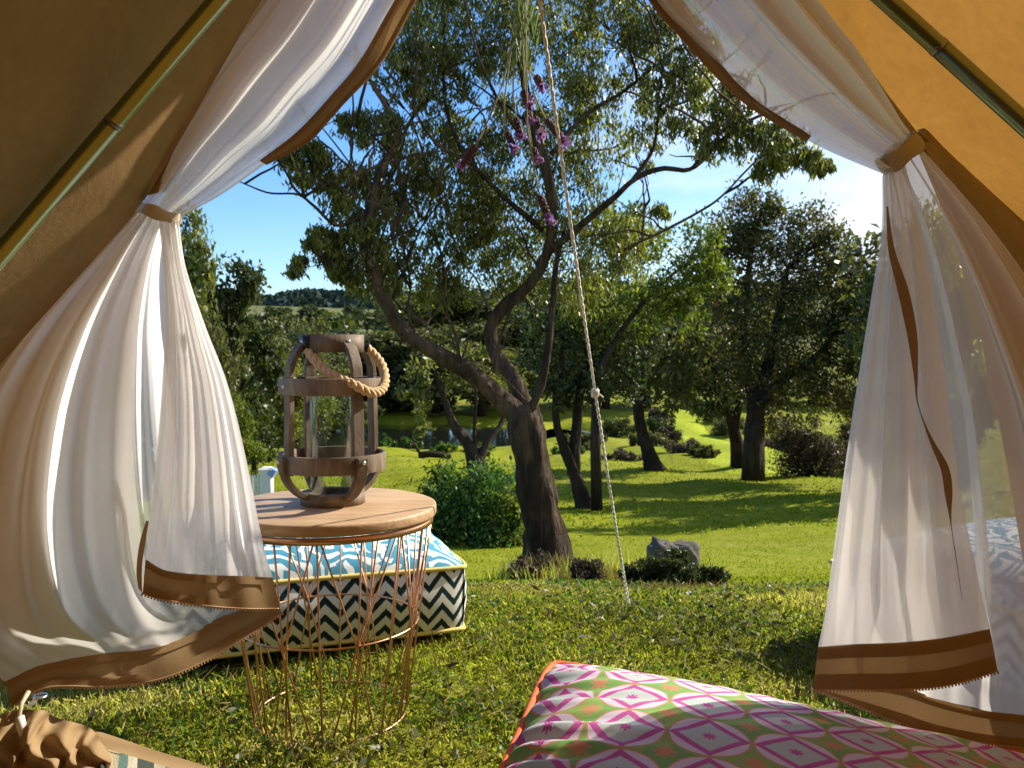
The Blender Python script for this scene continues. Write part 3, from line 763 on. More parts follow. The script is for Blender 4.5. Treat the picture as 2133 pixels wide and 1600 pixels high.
# ------------------------------------------------------------------ background trees (copied prototypes)
def gen_tree(seed, mat, bark, h=6.0, w=3.0, leaf=0.2, n_blob=16, per_r=16, leaf_per=34, low=0.25):
    rng = np.random.default_rng(seed); pr = random.Random(seed)
    root = empty('woodland_tree', (0, 0, 0))
    mb = MB(); LP = []
    bend = rng.normal(size=2) * 0.25
    tr = [(0, 0, -0.2), (bend[0] * 0.3, bend[1] * 0.3, h * 0.2), (bend[0], bend[1], h * 0.5), (bend[0] * 0.5, bend[1] * 1.2, h * 0.88)]
    P = smooth_path(tr, 14, 0.03, rng); mb.tube([Vector(p) for p in P], list(np.linspace(h * 0.028, h * 0.006, 14)), 7, jitter=0.06, rng=pr); LP.append(P[4:])
    blobs = []
    for i in range(n_blob):
        z = h * (low + (1 - low) * ((i + 0.5) / n_blob)) ; a = rng.uniform(0, 2 * PI)
        prof = math.sin(PI * min(1, max(0.12, 0.15 + 0.8 * (z / h - low) / (1 - low)))) ** 0.6
        rr = w * 0.5 * prof * rng.uniform(0.25, 1.0)
        c = np.array([math.cos(a) * rr, math.sin(a) * rr, z * rng.uniform(0.93, 1.0)])
        br = w * rng.uniform(0.15, 0.25)
        blobs.append((c, (br, br, br * 0.8), 1.0))
        k = int(np.argmin(np.abs(P[:, 2] - c[2] * 0.7)))
        q = smooth_path([P[k], (P[k] + c) / 2 + np.array([0, 0, -0.05 * h]), c], 7, 0.02, rng)
        mb.tube([Vector(v) for v in q], list(np.linspace(h * 0.010, h * 0.003, 7)), 5); LP.append(q)
    tk = mb.build('trunk', bark, root)
    Lc, _, T = blob_points(rng, blobs, leaf_per, 0.36, per_r)
    leaf_mesh('crown', Lc, leaf, 0.5, mat, root, rng, droop=0.35, tint=T)
    return root

protos = [gen_tree(31, M['leaf_olive'], M['bark_dark'], 6, 3.6), gen_tree(32, M['leaf_dark'], M['bark_dark'], 6, 3.2), gen_tree(33, M['leaf_gum'], M['bark_dark'], 6, 4.2),
          gen_tree(34, M['leaf_olive'], M['bark_dark'], 6, 5.0, low=0.12), gen_tree(35, M['leaf_lime'], M['bark_dark'], 6, 4.0, low=0.15)]
used = [False] * len(protos)
def copy_tree(src, loc, rz, sc, label, group, cat='tree', name=None):
    i = protos.index(src) if src in protos else -1
    if i >= 0 and not used[i]:
        used[i] = True; r = src
    else:
        r = src.copy(); col.objects.link(r)
        for ch in src.children:
            c = ch.copy(); col.objects.link(c); c.parent = r
    r.location = loc; r.rotation_euler = (0, 0, rz); r.scale = sc
    if name: r.name = name
    return tag(r, label, cat, group)

rt = random.Random(77)
def bg_tree(px, top, D, wpx, k, label, group, base_drop=None):
    p = at(px, 900, D); z = float(ground_h(p.x, D))
    topz = at(px, top, D).z
    h = topz - z; w = wpx * D / FPX
    pw = [3.6, 3.2, 4.2, 5.0, 4.0][k]
    s = w / pw
    copy_tree(protos[k], (p.x, D, z), rt.uniform(0, 6.28), (s, s, h / 6.0), label, group)

G1 = 'tall trees behind the left net curtain'
bg_tree(372, 430, 18, 170, 2, 'tall tree just right of the left curtain tie, topmost of the left woodland', G1)
bg_tree(490, 555, 20, 190, 1, 'dark bushy tree against blue sky left of the lantern', G1)
bg_tree(430, 640, 16, 170, 3, 'low olive tree at the curtain edge left of the lantern', G1)
bg_tree(300, 500, 17, 240, 1, 'dark tree glimpsed behind the left curtain', G1)
G2 = 'woodland on the near left bank'
bg_tree(560, 665, 28, 170, 0, 'olive woodland tree directly left of the lantern top', G2)
bg_tree(640, 665, 33, 180, 3, 'spreading olive tree right behind the lantern handle', G2)
bg_tree(530, 780, 22, 150, 1, 'small dark tree left of the lantern posts', G2)
bg_tree(605, 770, 26, 170, 2, 'leafy tree seen between lantern and curtain', G2)
bg_tree(490, 820, 17, 110, 4, 'bright green low tree beside the curtain edge', G2)
bg_tree(680, 735, 40, 200, 3, 'broad olive tree right behind the lantern glass', G2)
bg_tree(470, 690, 24, 200, 0, 'olive tree between the curtain edge and the lantern', G2)
G3 = 'trees along the far pond bank'
far = [(690, 690, 47, 230, 0), (770, 720, 49, 200, 3), (850, 700, 50, 210, 2), (930, 690, 50, 220, 1), (1010, 680, 52, 220, 0), (1090, 690, 50, 200, 3), (1170, 680, 51, 210, 1), (1260, 700, 50, 200, 2),
       (1345, 690, 52, 200, 0), (1440, 700, 50, 200, 1), (1520, 690, 52, 200, 3), (1610, 740, 50, 220, 2), (1690, 790, 50, 200, 0), (1790, 830, 50, 160, 1), (1900, 800, 50, 220, 3),
       (730, 770, 46.5, 230, 3), (820, 765, 47, 230, 0), (910, 770, 46.5, 230, 3), (660, 780, 46.5, 220, 0), (1000, 760, 46.5, 240, 0)]
words = ['above the lantern shoulder', 'right of the lantern handle', 'between lantern and gum limb', 'under the long left gum limb', 'behind the gum fork', 'behind the gum trunk top', 'behind the forked dark gum', 'behind the white rope knot',
         'behind the slender leaning gum', 'above the grassy causeway', 'left of the big russet gum', 'behind the big russet gum', 'right of the big russet gum', 'beside the right net curtain', 'seen through the right net curtain',
         'low over the water behind the lantern', 'low over the water right of the lantern', 'low over the water by the small forked tree', 'low over the water inside the lantern frame', 'low behind the leafy green bush']
for (px, top, D, w, k), wd in zip(far, words):
    bg_tree(px, top - (85 if 800 < px < 1560 else 0), D, w * (1.25 if 640 < px < 1560 else 1.0), k, 'far bank tree ' + wd, G3)
bg_tree(1960, 470, 14.5, 300, 2, 'leafy tree shading the lawn, veiled by the right net curtain', 'trees behind the right net curtain')
bg_tree(2010, 430, 17.5, 400, 0, 'olive tree standing further back behind the right net curtain', 'trees behind the right net curtain')
# scattered hedgerow trees on the far field
G4 = 'hedgerow trees on the far field'
for i in range(15):
    px = 560 + i * 20 + rt.uniform(-6, 6); D = 235 + rt.uniform(-10, 20)
    p = at(px, 700, D); z = float(ground_h(p.x, D)); h = rt.uniform(4.5, 8.5)
    if px > 690 and px < 800: D += 90; p = at(px, 700, D); z = float(ground_h(p.x, D)); h = rt.uniform(8, 11)
    copy_tree(protos[1], (p.x, D, z), rt.uniform(0, 6), (h / 3.4, h / 3.4, h / 6), 'tiny dark hedgerow tree on the distant green field', G4)

# forest cover on the ridge: one mass
def ridge_forest():
    rng = np.random.default_rng(5); n = 16000
    xs = rng.uniform(-1100, 1300, n); f = rng.uniform(0, 1, n)
    top = 104 + 9 * np.sin(xs * 0.006 + 0.4) + 6 * np.sin(xs * 0.017) + 3 * np.sin(xs * 0.05)
    ys = 1150 + 300 * f; ff = np.interp(ys, [1150, 1250, 1350, 1450], [0, 0.45, 0.85, 1.0])
    z = 38 + (top - 38) * ff + rng.uniform(1, 7, n)
    o = leaf_mesh('forest', np.stack([xs, ys, z], -1), 14.0, 0.9, M['far_forest'], None, rng, droop=0.1)
    tag(o, 'far wooded ridge forest under the blue sky', 'forest', kind='stuff')
ridge_forest()
def hill_wood():
    rng = np.random.default_rng(6); n = 4000
    xs = rng.uniform(-160, 150, n); ys = 270 + rng.normal(size=n) * 8 + 0.1 * xs
    keep = np.sin(xs * 0.06) + np.sin(xs * 0.021 + 1) > -0.2; xs = xs[keep]; ys = ys[keep]
    z = ground_h(xs, ys) + rng.uniform(0, 6, len(xs))
    o = leaf_mesh('wood', np.stack([xs, ys, z], -1), 2.4, 0.8, M['leaf_dark'], None, rng, droop=0.1)
    tag(o, 'dark strip of distant woodland across the green fields', 'woodland', kind='stuff')
hill_wood()

# ------------------------------------------------------------------ bushes
def bush(name, label, cx, base_y, D, wpx, hpx, mat, seed, leaf=0.06, n=22, leaf_per=60, group=None, cat='bush', aspect=0.5, droop=0.2, stems=7, depth=None, loose=0.42):
    rng = np.random.default_rng(seed)
    p = at(cx, base_y, D); z = float(ground_h(p.x, D)); w = wpx * D / FPX; h = hpx * D / FPX
    root = empty(name, (p.x, D, z), label, cat, group)
    blobs = []
    for i in range(n):
        a = rng.uniform(0, 2 * PI); rr = w * 0.5 * math.sqrt(rng.uniform(0, 1)) * 0.8; zz = h * rng.uniform(0.1, 0.85) * (1 - 0.45 * (rr / (w * 0.5)) ** 2)
        br = min(w, h * 1.2) * rng.uniform(0.13, 0.22)
        blobs.append((np.array([p.x + rr * math.cos(a), D + (depth or 0.8) * rr * math.sin(a), z + zz]), (br, br, br), 0.35))
    Lc, Cc, T = blob_points(rng, blobs, leaf_per, loose, 18)
    Lc = Lc[Lc[:, 2] > z - 0.02]; T = T[:len(Lc)]
    leaf_mesh('foliage', Lc, leaf, aspect, mat, root, rng, droop=droop, tint=T)
    mb = MB()
    for c in Cc[:: max(1, len(Cc) // (stems * 4))]:
        mb.tube([(p.x + rng.normal() * w * 0.06, D + rng.normal() * w * 0.06, z - 0.03), tuple((c + np.array([p.x, D, z])) / 2 + rng.normal(size=3) * 0.03), tuple(c)], [h * 0.012, h * 0.009, h * 0.004], 5, caps=False)
    mb.build('stem', M['bark_dark'], root)
    return root

bush('leafy_bush', 'rounded fresh green bush left of the gum trunk', 985, 1125, 9.7, 250, 195, M['leaf_bush'], 41, leaf=0.06, n=26, leaf_per=42, loose=0.8)
bush('leafy_bush', 'taller light green shrub at the left edge of the rounded bush', 930, 1100, 10.3, 110, 200, M['leaf_lime'], 42, leaf=0.06, n=14, leaf_per=30, loose=0.7)
bush('leafy_bush', 'loose low green bush under the left side of the rounded bush', 905, 1118, 9.9, 120, 110, M['leaf_bush'], 101, leaf=0.055, n=12, leaf_per=30, loose=0.75)
bush('leafy_bush', 'loose green growth between the rounded bush and the gum trunk', 1065, 1120, 9.4, 110, 150, M['leaf_lime'], 102, leaf=0.055, n=12, leaf_per=28, loose=0.8)
bush('twiggy_bush', 'big brown twiggy bush beside the right net curtain', 1690, 990, 20.8, 170, 150, M['leaf_twig'], 43, leaf=0.10, n=36, leaf_per=60, aspect=0.22, droop=-0.2)
bush('twiggy_bush', 'brown twiggy bush half hidden by the right net curtain', 1770, 985, 22, 120, 140, M['leaf_twig'], 44, leaf=0.10, n=22, leaf_per=50, aspect=0.22, droop=-0.2)
tb = 'tussocks edging the grassy causeway'
tsp = [(1376, 884, 40, 70, 34, 'leaf_twig', 'topmost brown tussock left of'), (1378, 912, 34, 70, 44, 'leaf_dark', 'dark tall tussock left of'), (1392, 932, 30.5, 80, 42, 'leaf_twig', 'brown tussock midway along the left of'), (1425, 952, 27.6, 90, 40, 'leaf_twig', 'widest brown tussock left of'), (1462, 972, 25.6, 80, 26, 'leaf_olive', 'low olive tussock at the near foot of'),
       (1492, 884, 40, 80, 40, 'leaf_dark', 'dark tussock right at the far end of'), (1520, 905, 35, 90, 44, 'leaf_olive', 'wide olive tussock on the right side of'), (1600, 945, 28.5, 70, 40, 'leaf_twig', 'brown tussock lowest on the right of'), (1300, 958, 27, 150, 26, 'leaf_twig', 'flat wide brown growth well left of'), (1285, 908, 35, 90, 46, 'leaf_dark', 'dark rounded tussock well left of'), (1345, 935, 30, 90, 34, 'leaf_olive', 'olive tussock by the leaning gum left of'), (1220, 925, 31, 110, 30, 'leaf_olive', 'far left olive growth beside the water near')]
for i, (px, py, D, w, h, m, w_) in enumerate(tsp):
    bush('tussock', w_ + ' the grassy causeway', px, py, D, w, h, M[m], 50 + i, leaf=0.12, n=24, leaf_per=36, group=tb, cat='shrub', aspect=0.2, droop=-0.3, loose=0.5)
for i, (px, w) in enumerate([(800, 70), (850, 90), (925, 80), (1000, 90), (1180, 90)]):
    bush('reeds', 'low green reeds on the near pond bank ' + ['just right of the lantern ring', 'below the pond gleam', 'left of the forked small tree', 'behind the leafy bush', 'beyond the forked dark gum'][i], px, 962, 28.6, w, 26, M['leaf_bush'], 70 + i, leaf=0.16, n=10, leaf_per=26, group='reeds on the near pond bank', cat='reeds', aspect=0.16, droop=-0.6)

# dark shrub and stone near the rope peg
bush('low_shrub', 'low dark shrub in front of the pale stone', 1400, 1218, 3.15, 165, 85, M['leaf_dark'], 45, leaf=0.020, n=26, leaf_per=60, aspect=0.2, droop=-0.15)
bush('low_shrub', 'small dark shrub right of the pale stone', 1490, 1216, 3.1, 60, 60, M['leaf_dark'], 46, leaf=0.018, n=12, leaf_per=50, aspect=0.2, droop=-0.2)
bush('low_shrub', 'dark shrub between white rope and pale stone', 1325, 1215, 3.2, 70, 52, M['leaf_dark'], 47, leaf=0.018, n=12, leaf_per=50, aspect=0.2, droop=-0.2)
def stone():
    p = at(1402, 1160, 4.4); z = float(ground_h(p.x, 4.4))
    rng = random.Random(3)
    root = empty('garden_stone', (p.x, 4.4, z), 'squat pale weathered stone behind the low dark shrub', 'stone')
    top = at(1402, 1122, 4.4).z; h = top - z
    rg = np.random.default_rng(4); n, m = 40, 20; vs = []
    for a in np.linspace(0, PI, m):
        for b in np.linspace(0, 2 * PI, n, endpoint=False):
            e = lambda v, k: math.copysign(abs(v) ** k, v)
            X = e(math.sin(a), 0.5) * e(math.cos(b), 0.5); Y = e(math.sin(a), 0.5) * e(math.sin(b), 0.5); Z = e(math.cos(a), 0.55)
            q = 1 + 0.07 * math.sin(7 * X + 3 * Z) * math.sin(5 * Y + 2) + 0.05 * math.sin(13 * X + 9 * Z + 1) + 0.03 * math.sin(23 * X - 17 * Z)
            notch = 0.22 * math.exp(-((X - 0.15) / 0.28) ** 2) * max(0, Z)
            vs.append((p.x + 0.14 * X * q, 4.4 + 0.10 * Y * q, z + h * 0.45 + h * 0.52 * (Z - notch) * q))
    fs = [(i * n + k, (i + 1) * n + k, (i + 1) * n + (k + 1) % n, i * n + (k + 1) % n) for i in range(m - 1) for k in range(n)]
    MB().add(vs, fs).build('rock', M['stone'], root, smooth=True)
stone()
# tall dry grass round the gum's foot
def tufts(name, label, cx, base_y, D, wpx, hpx, mat, seed, n=700, wid=0.006, depth=0.5, lean=0.35):
    rng = np.random.default_rng(seed)
    p = at(cx, base_y, D); w = wpx * D / FPX; h = hpx * D / FPX
    x = p.x + rng.normal(size=n) * w * 0.26; y = D + rng.normal(size=n) * w * 0.26 * depth
    z = ground_h(x, y)
    a = rng.uniform(0, 2 * PI, n); L = h * rng.uniform(0.4, 1.0, n)
    ln = rng.uniform(0.05, lean, n)
    b = np.stack([x, y, z - 0.01], -1); sd = np.stack([np.cos(a), np.sin(a), 0 * a], -1) * (wid * 0.5)
    ld = np.stack([np.cos(a + 1.3), np.sin(a + 1.3), 0 * a], -1)
    m1 = b + ld * (L * ln * 0.35)[:, None] + np.array([0, 0, 1.0]) * (L * 0.6)[:, None]
    t = b + ld * (L * ln)[:, None] + np.array([0, 0, 1.0]) * (L * 0.98)[:, None]
    V = np.stack([b - sd, b + sd, m1 + sd * 0.8, t, m1 - sd * 0.8], 1).reshape(-1, 3)
    me = mesh_np(name, V, np.arange(n * 5).reshape(n, 5), attr=np.clip(rng.beta(2, 2, n), 0, 1))
    o = link_mesh(name, me, mat, None, smooth=False)
    return tag(o, label, 'grass', kind='stuff')
tufts('long_grass', 'long dry grass around the foot of the big gum', 1150, 1195, 6.35, 190, 70, M['straw'], 81, 420, 0.007, 1.0, 0.9)
tufts('long_grass', 'green tufted grass around the foot of the big gum', 1140, 1195, 6.2, 210, 42, M['grass'], 82, 500, 0.008, 1.0, 1.0)
tufts('long_grass', 'dry tall grass between the gum foot and the rope', 1240, 1195, 5.6, 150, 55, M['straw'], 83, 300, 0.006, 0.8, 0.8)
tufts('long_grass', 'green tall grass behind the stone', 1270, 1180, 6.0, 190, 75, M['grass'], 84, 520, 0.007, 0.8, 0.7)
tufts('long_grass', 'reddish dry grass under the dark shrub', 1420, 1228, 2.95, 230, 26, M['straw'], 85, 420, 0.0025, 0.4, 1.0)
bush('low_shrub', 'dark scrubby growth at the foot of the big gum', 1135, 1200, 6.15, 190, 60, M['leaf_twig'], 48, leaf=0.05, n=24, leaf_per=34, aspect=0.2, droop=-0.2)
bush('low_shrub', 'brown scrubby growth right of the gum foot', 1225, 1200, 5.4, 110, 50, M['leaf_twig'], 49, leaf=0.045, n=12, leaf_per=34, aspect=0.2, droop=-0.2)

# white slatted garden post with a cap, far left
def white_post():
    D = 13.0; p = at(556, 1030, D); z = float(ground_h(p.x, D)); top = at(556, 972, D).z
    root = empty('gate_post', (p.x, D, z), 'white painted gate post standing on the lawn left of the lantern', 'post')
    h = top - z
    MB().box((p.x, D, z + h * 0.47), (0.17, 0.17, h * 0.94)).build('shaft', M['white_paint'], root, False)
    MB().box((p.x, D, z + h * 0.97), (0.22, 0.22, h * 0.05), taper=0.5).build('cap', M['white_paint'], root, False)
    for k in range(4):
        MB().box((p.x - 0.14 - 0.05 * k, D + 0.02, z + h * 0.42), (0.034, 0.03, h * (0.80 - 0.03 * k))).build('slat', M['white_paint'], root, False)
    MB().box((p.x + 0.10, D - 0.02, z + h * 0.88), (0.1, 0.14, 0.12), Matrix.Rotation(0.5, 3, 'Y')).build('sign_board', M['blue_cloth'], root, False)
white_post()
# old log bench by the pond
def log_bench():
    D = 27.2; a = at(872, 966, D); b = at(940, 964, D); z = float(ground_h(a.x, D))
    root = empty('fallen_log', (a.x, D, z), 'pale fallen log lying on the bank of the pond', 'log')
    rng = random.Random(9)
    MB().tube([(a.x + (b.x - a.x) * t, D, z + 0.08 + 0.03 * math.sin(t * 5)) for t in np.linspace(0, 1, 9)], [0.11, 0.12, 0.12, 0.11, 0.11, 0.10, 0.10, 0.09, 0.08], 9, jitter=0.08, rng=rng).build('trunk', M['bark'], root)
    MB().tube([(a.x, D, z + 0.2), (a.x - 0.1, D - 0.1, z + 0.45), (a.x - 0.25, D - 0.1, z + 0.55)], [0.06, 0.04, 0.02], 6).build('branch_stub', M['bark'], root)
log_bench()

# ------------------------------------------------------------------ grass
def grass(name, label, n, xr, yr, hmin, hmax, wid, mat, seed, lean=0.9, tint_dry=0.0, frustum=False):
    rng = np.random.default_rng(seed)
    y = rng.uniform(yr[0] ** 0.5, yr[1] ** 0.5, n) ** 2 if frustum else rng.uniform(*yr, n)
    x = rng.uniform(-0.72, 0.72, n) * y if frustum else rng.uniform(*xr, n)
    cl = np.sin(x * 7.1 + 2 * np.sin(y * 5.3)) * np.sin(y * 8.3 + 2 * np.sin(x * 4.1)) * 0.5 + 0.5
    cl2 = np.sin(x * 2.3 + 1.0 + np.sin(y * 1.9)) * np.sin(y * 2.9 + np.sin(x * 2.7)) * 0.5 + 0.5
    z = ground_h(x, y)
    a = rng.uniform(0, 2 * PI, n); L = rng.uniform(hmin, hmax, n) * (0.55 + 0.8 * cl)
    ln = rng.uniform(0.1, lean, n)
    b = np.stack([x, y, z - 0.004], -1); w = wid * rng.uniform(0.6, 1.4, n)
    sd = np.stack([np.cos(a), np.sin(a), 0 * a], -1) * (w * 0.5)[:, None]
    ld = np.stack([np.cos(a + 1.4), np.sin(a + 1.4), 0 * a], -1)
    up = np.array([0, 0, 1.0])
    m1 = b + ld * (L * ln * 0.4)[:, None] + up * (L * 0.62 * np.sqrt(1 - 0.55 * ln ** 2))[:, None]
    t = b + ld * (L * ln)[:, None] + up * (L * np.sqrt(1 - 0.9 * np.minimum(ln, 1) ** 2))[:, None]
    V = np.stack([b - sd * 0.7, b + sd * 0.7, m1 + sd, t, m1 - sd], 1).reshape(-1, 3)
    p1 = np.sin(x * 3.1 + 1.7 * np.sin(y * 2.3 + 1) + 0.5) * np.sin(y * 4.3 + 1.3 * np.sin(x * 2.9)) + 0.5 * np.sin(x * 9.0 + y * 3) * np.sin(y * 11.0 - x * 4)
    dry = np.clip((p1 + 0.15) * 1.5, 0, 1) * tint_dry
    isdry = rng.uniform(0, 1, n) < dry * 0.8
    tint = np.clip(np.where(isdry, rng.uniform(0.6, 1.0, n), rng.beta(2.0, 3.4, n)), 0, 1)
    me = mesh_np(name, V, np.arange(n * 5).reshape(n, 5), attr=tint)
    return tag(link_mesh(name, me, mat, None, smooth=False), label, 'grass', kind='stuff')
grass('lawn_grass', 'coarse clumpy grass with dry patches in front of the tent', 150000, (-1.5, 1.6), (1.3, 3.5), 0.008, 0.027, 0.0026, M['grass'], 91, 1.0, 1.0)
grass('mown_grass', 'short bright mown lawn sloping away towards the trees', 60000, None, (3.3, 11), 0.010, 0.024, 0.010, M['lawn_blade'], 92, 1.0, 0.25, True)
grass('mown_grass', 'sunlit mown lawn further off under the big gums', 26000, None, (11, 26), 0.03, 0.06, 0.03, M['lawn_blade'], 93, 1.0, 0.25, True)
def clover():
    rng = np.random.default_rng(94); n = 22000
    x = rng.uniform(-1.4, 1.5, n); y = rng.uniform(1.3, 3.3, n)
    cl = np.sin(x * 5.1 + 1 + 2 * np.sin(y * 3.3)) * np.sin(y * 6.3 + 2 * np.sin(x * 3.1))
    k = cl > -0.1; x = x[k]; y = y[k]
    C = np.stack([x, y, ground_h(x, y) + rng.uniform(0.006, 0.03, len(x))], -1)
    tag(leaf_mesh('clover', C, 0.011, 0.75, M['leaf_bush'], None, rng, droop=-0.05), 'small clover leaves among the coarse grass', 'clover', kind='stuff')
    # cut straw lying about
    n = 6500; x = rng.uniform(-1.3, 1.5, n); y = rng.uniform(1.35, 3.0, n)
    C = np.stack([x, y, ground_h(x, y) + rng.uniform(0.012, 0.028, n)], -1)
    tag(leaf_mesh('cut_straw', C, 0.045, 0.06, M['straw'], None, rng, droop=0.0, fold=0.02), 'dry cut grass stalks lying over the lawn', 'straw', kind='stuff')
clover()
def litter():
    rng = np.random.default_rng(97)
    n = 260; x = rng.uniform(-1.2, 1.4, n); y = rng.uniform(1.4, 3.2, n)
    C = np.stack([x, y, ground_h(x, y) + rng.uniform(0.014, 0.026, n)], -1)
    tag(leaf_mesh('leaf_litter', C, 0.034, 0.30, M['leaf_twig'], None, rng, droop=0.0, fold=0.06), 'fallen dry gum leaves scattered over the near lawn', 'leaves', kind='stuff')
    Cs = []
    for cx, cy, r, k in ((0.46, 2.15, 0.16, 420), (0.72, 2.0, 0.14, 380), (0.30, 2.35, 0.09, 160), (0.62, 2.3, 0.10, 200), (-0.05, 1.75, 0.10, 180), (-0.28, 1.52, 0.12, 260)):
        a = rng.normal(size=(k, 2)) * r * np.array([1.0, 0.55]); X = cx + a[:, 0]; Y = cy + a[:, 1]
        Cs.append(np.stack([X, Y, ground_h(X, Y) + np.abs(rng.normal(size=k)) * 0.016 + 0.008], -1))
    tag(leaf_mesh('weeds', np.concatenate(Cs), 0.024, 0.34, M['leaf_olive'], None, rng, droop=-0.25, fold=0.1), 'dull green flat weeds in patches on the near lawn', 'weeds', kind='stuff')
litter()
for i, (px, py, lab) in enumerate([(1436, 1257, 'single white daisy right of the rope end'), (1136, 1250, 'single white daisy left of the rope end'), (985, 1268, 'single white daisy near the chevron cushion corner')]):
    D = 1740 * 0.76 / (py - HOR); p = at(px, py, D); z = float(ground_h(p.x, D))
    root = empty('daisy', (p.x, D, z), lab, 'flower', 'daisies in the grass')
    mb = MB()
    for k in range(9):
        a = 2 * PI * k / 9; c = Vector((p.x + 0.0042 * math.cos(a), D + 0.0042 * math.sin(a), z + 0.034)); mb.blob(c, (0.0024, 0.0024, 0.001), 6, 3)
    mb.build('petals', M['daisy'], root)
    MB().blob((p.x, D, z + 0.035), (0.0025, 0.0025, 0.0018), 8, 4).build('flower_centre', M['pipe_yellow'], root)
    MB().tube([(p.x, D, z - 0.01), (p.x, D, z + 0.034)], 0.0008, 5).build('stem', M['lav_stem'], root)

# ------------------------------------------------------------------ tent
tent = empty('bell_tent', (0, 0, 0), 'tan canvas bell tent framing the view, its net doors tied back', 'tent')
def lerp(a, b, t): return a + (b - a) * t
DL, DR = 1.25, 1.62
apexL = np.array(at(1062, -735, DL)); apexR = np.array(at(1062, -722, DR))
apex = (apexL + apexR) / 2; apex[0] = 0.0
# the straight door edges, prolonged to the ground
def edge_foot(p, q):
    p = np.array(p); q = np.array(q); t = p[2] / (p[2] - q[2]); return p + (q - p) * t
eL0 = np.array(at(552, 0, DL)); eLt = np.array(at(296, 428, DL)); eL1 = np.array(at(0, 757, DL)); footL = edge_foot(eLt, eL1)
eR0 = np.array(at(1698, 0, DR)); eRt = np.array(at(1902, 286, DR)); eR1 = np.array(at(2133, 485, DR)); footR = edge_foot(eRt, eR1)
peak = np.array([0.05, -1.25, 2.55])
backL = np.array([-2.15, -1.0, 0.0]); backR = np.array([2.25, -1.0, 0.0])
rngc = np.random.default_rng(8)
def canvas_panel(name, A, B, C, Dp, ns, nt, sag=0.03, wr=0.006, seed=0):
    """bilinear sheet: A..B is the door edge (top to bottom), C..D the rear edge (top to bottom)"""
    S, T = np.meshgrid(np.linspace(0, 1, ns), np.linspace(0, 1, nt))
    S = S[..., None]; T = T[..., None]
    if isinstance(A, list):
        E = np.array(A); L = np.concatenate([[0], np.cumsum(np.linalg.norm(np.diff(E, axis=0), axis=1))]); L /= L[-1]
        tt = np.linspace(0, 1, nt); edge = np.stack([np.interp(tt, L, E[:, i]) for i in range(3)], -1)[:, None, :]
        A, B = E[0], E[-1]
    else: edge = A * (1 - T) + B * T
    P = edge * (1 - S) + (C * (1 - T) + Dp * T) * S
    N = np.cross(B - A, C - A); N = N / np.linalg.norm(N)
    cen = np.array([0, 0.2, 0.9]); sgn = 1 if np.dot(cen - A, N) > 0 else -1
    d = sag * np.sin(PI * T) * np.sin(PI * S)
    d = d + wr * np.sin(9 * S + 5 * T + seed) * np.sin(4 * T + 2 + seed) + wr * 0.5 * np.sin(27 * S - 11 * T + seed) * np.sin(7 * T + 3 * S)
    P = P + N * sgn * d
    return grid_mesh(name, P, M['canvas'], tent)
canvas_panel('canvas_panel', [apexL, eL0, eLt, eL1, footL], footL, peak, backL, 40, 40, 0.03, 0.006, 1)
canvas_panel('canvas_panel', [apexR, eR0, eRt, eR1, footR], footR, peak, backR, 40, 40, 0.02, 0.007, 2)
# gusset between the two door-edge apexes, and the rear of the cone
ang = [PI + 0.42, PI + 0.95, PI * 1.5, 2 * PI - 0.95, 2 * PI - 0.42]
ring = [backL] + [np.array([2.45 * math.cos(a), -1.2 + 2.2 * math.sin(a), 0.0]) for a in ang[1:-1]] + [backR]
for i in range(len(ring) - 1):
    canvas_panel('canvas_panel', peak, ring[i], peak + (ring[i + 1] - peak) * 0.001, ring[i + 1], 14, 20, 0.04, 0.005, i + 4)
canvas_panel('canvas_panel', apexL, apexR, peak, peak + (apexR - peak) * 0.02, 12, 6, 0.0, 0.003, 9)
# seam folded over the door edge, canvas flaps behind the net curtains
def loft(name, rows, mat, ns=40, nt=40, fold=None, parent=None):
    """rows: list of curves of (px,py,depth), first to last; smooth in both directions"""
    cs = np.array([catmull(r, ns) for r in rows])
    P = np.array([catmull(cs[:, j], nt) for j in range(ns)]).transpose(1, 0, 2)
    if fold is not None:
        S, T = np.meshgrid(np.linspace(0, 1, ns), np.linspace(0, 1, nt))
        dpx, dd = fold(S, T); P[..., 0] += dpx; P[..., 2] += dd
    W = at_arr(P[..., 0], P[..., 1], P[..., 2])
    return grid_mesh(name, W, mat, parent if parent is not None else tent)

loft('door_flap', [[(308, 428, 1.34), (240, 640, 1.43), (175, 880, 1.475), (110, 1100, 1.48), (10, 1440, 1.46)],
                   [(290, 422, 1.29), (80, 650, 1.36), (-110, 900, 1.37), (-260, 1170, 1.37), (-400, 1500, 1.36)],
                   [(285, 395, 1.24), (-40, 740, 1.235), (-240, 990, 1.235), (-480, 1300, 1.235), (-640, 1540, 1.235)]],
     M['canvas'], 30, 16, lambda S, T: (12 * np.sin(9 * T + 4 * S), 0.008 * np.sin(14 * T + 5 * S)))
loft('door_flap', [[(1908, 305, 1.41), (1985, 520, 1.43), (2055, 800, 1.44), (2115, 1080, 1.45), (2165, 1330, 1.45)],
                   [(1920, 288, 1.47), (2070, 500, 1.48), (2230, 800, 1.49), (2340, 1150, 1.50), (2420, 1400, 1.50)],
                   [(1930, 262, 1.60), (2170, 470, 1.60), (2460, 740, 1.60), (2780, 1080, 1.60), (3050, 1370, 1.60)]],
     M['canvas'], 30, 16, lambda S, T: (10 * np.sin(11 * T + 4 * S), 0.010 * np.sin(15 * T + 5 * S)))

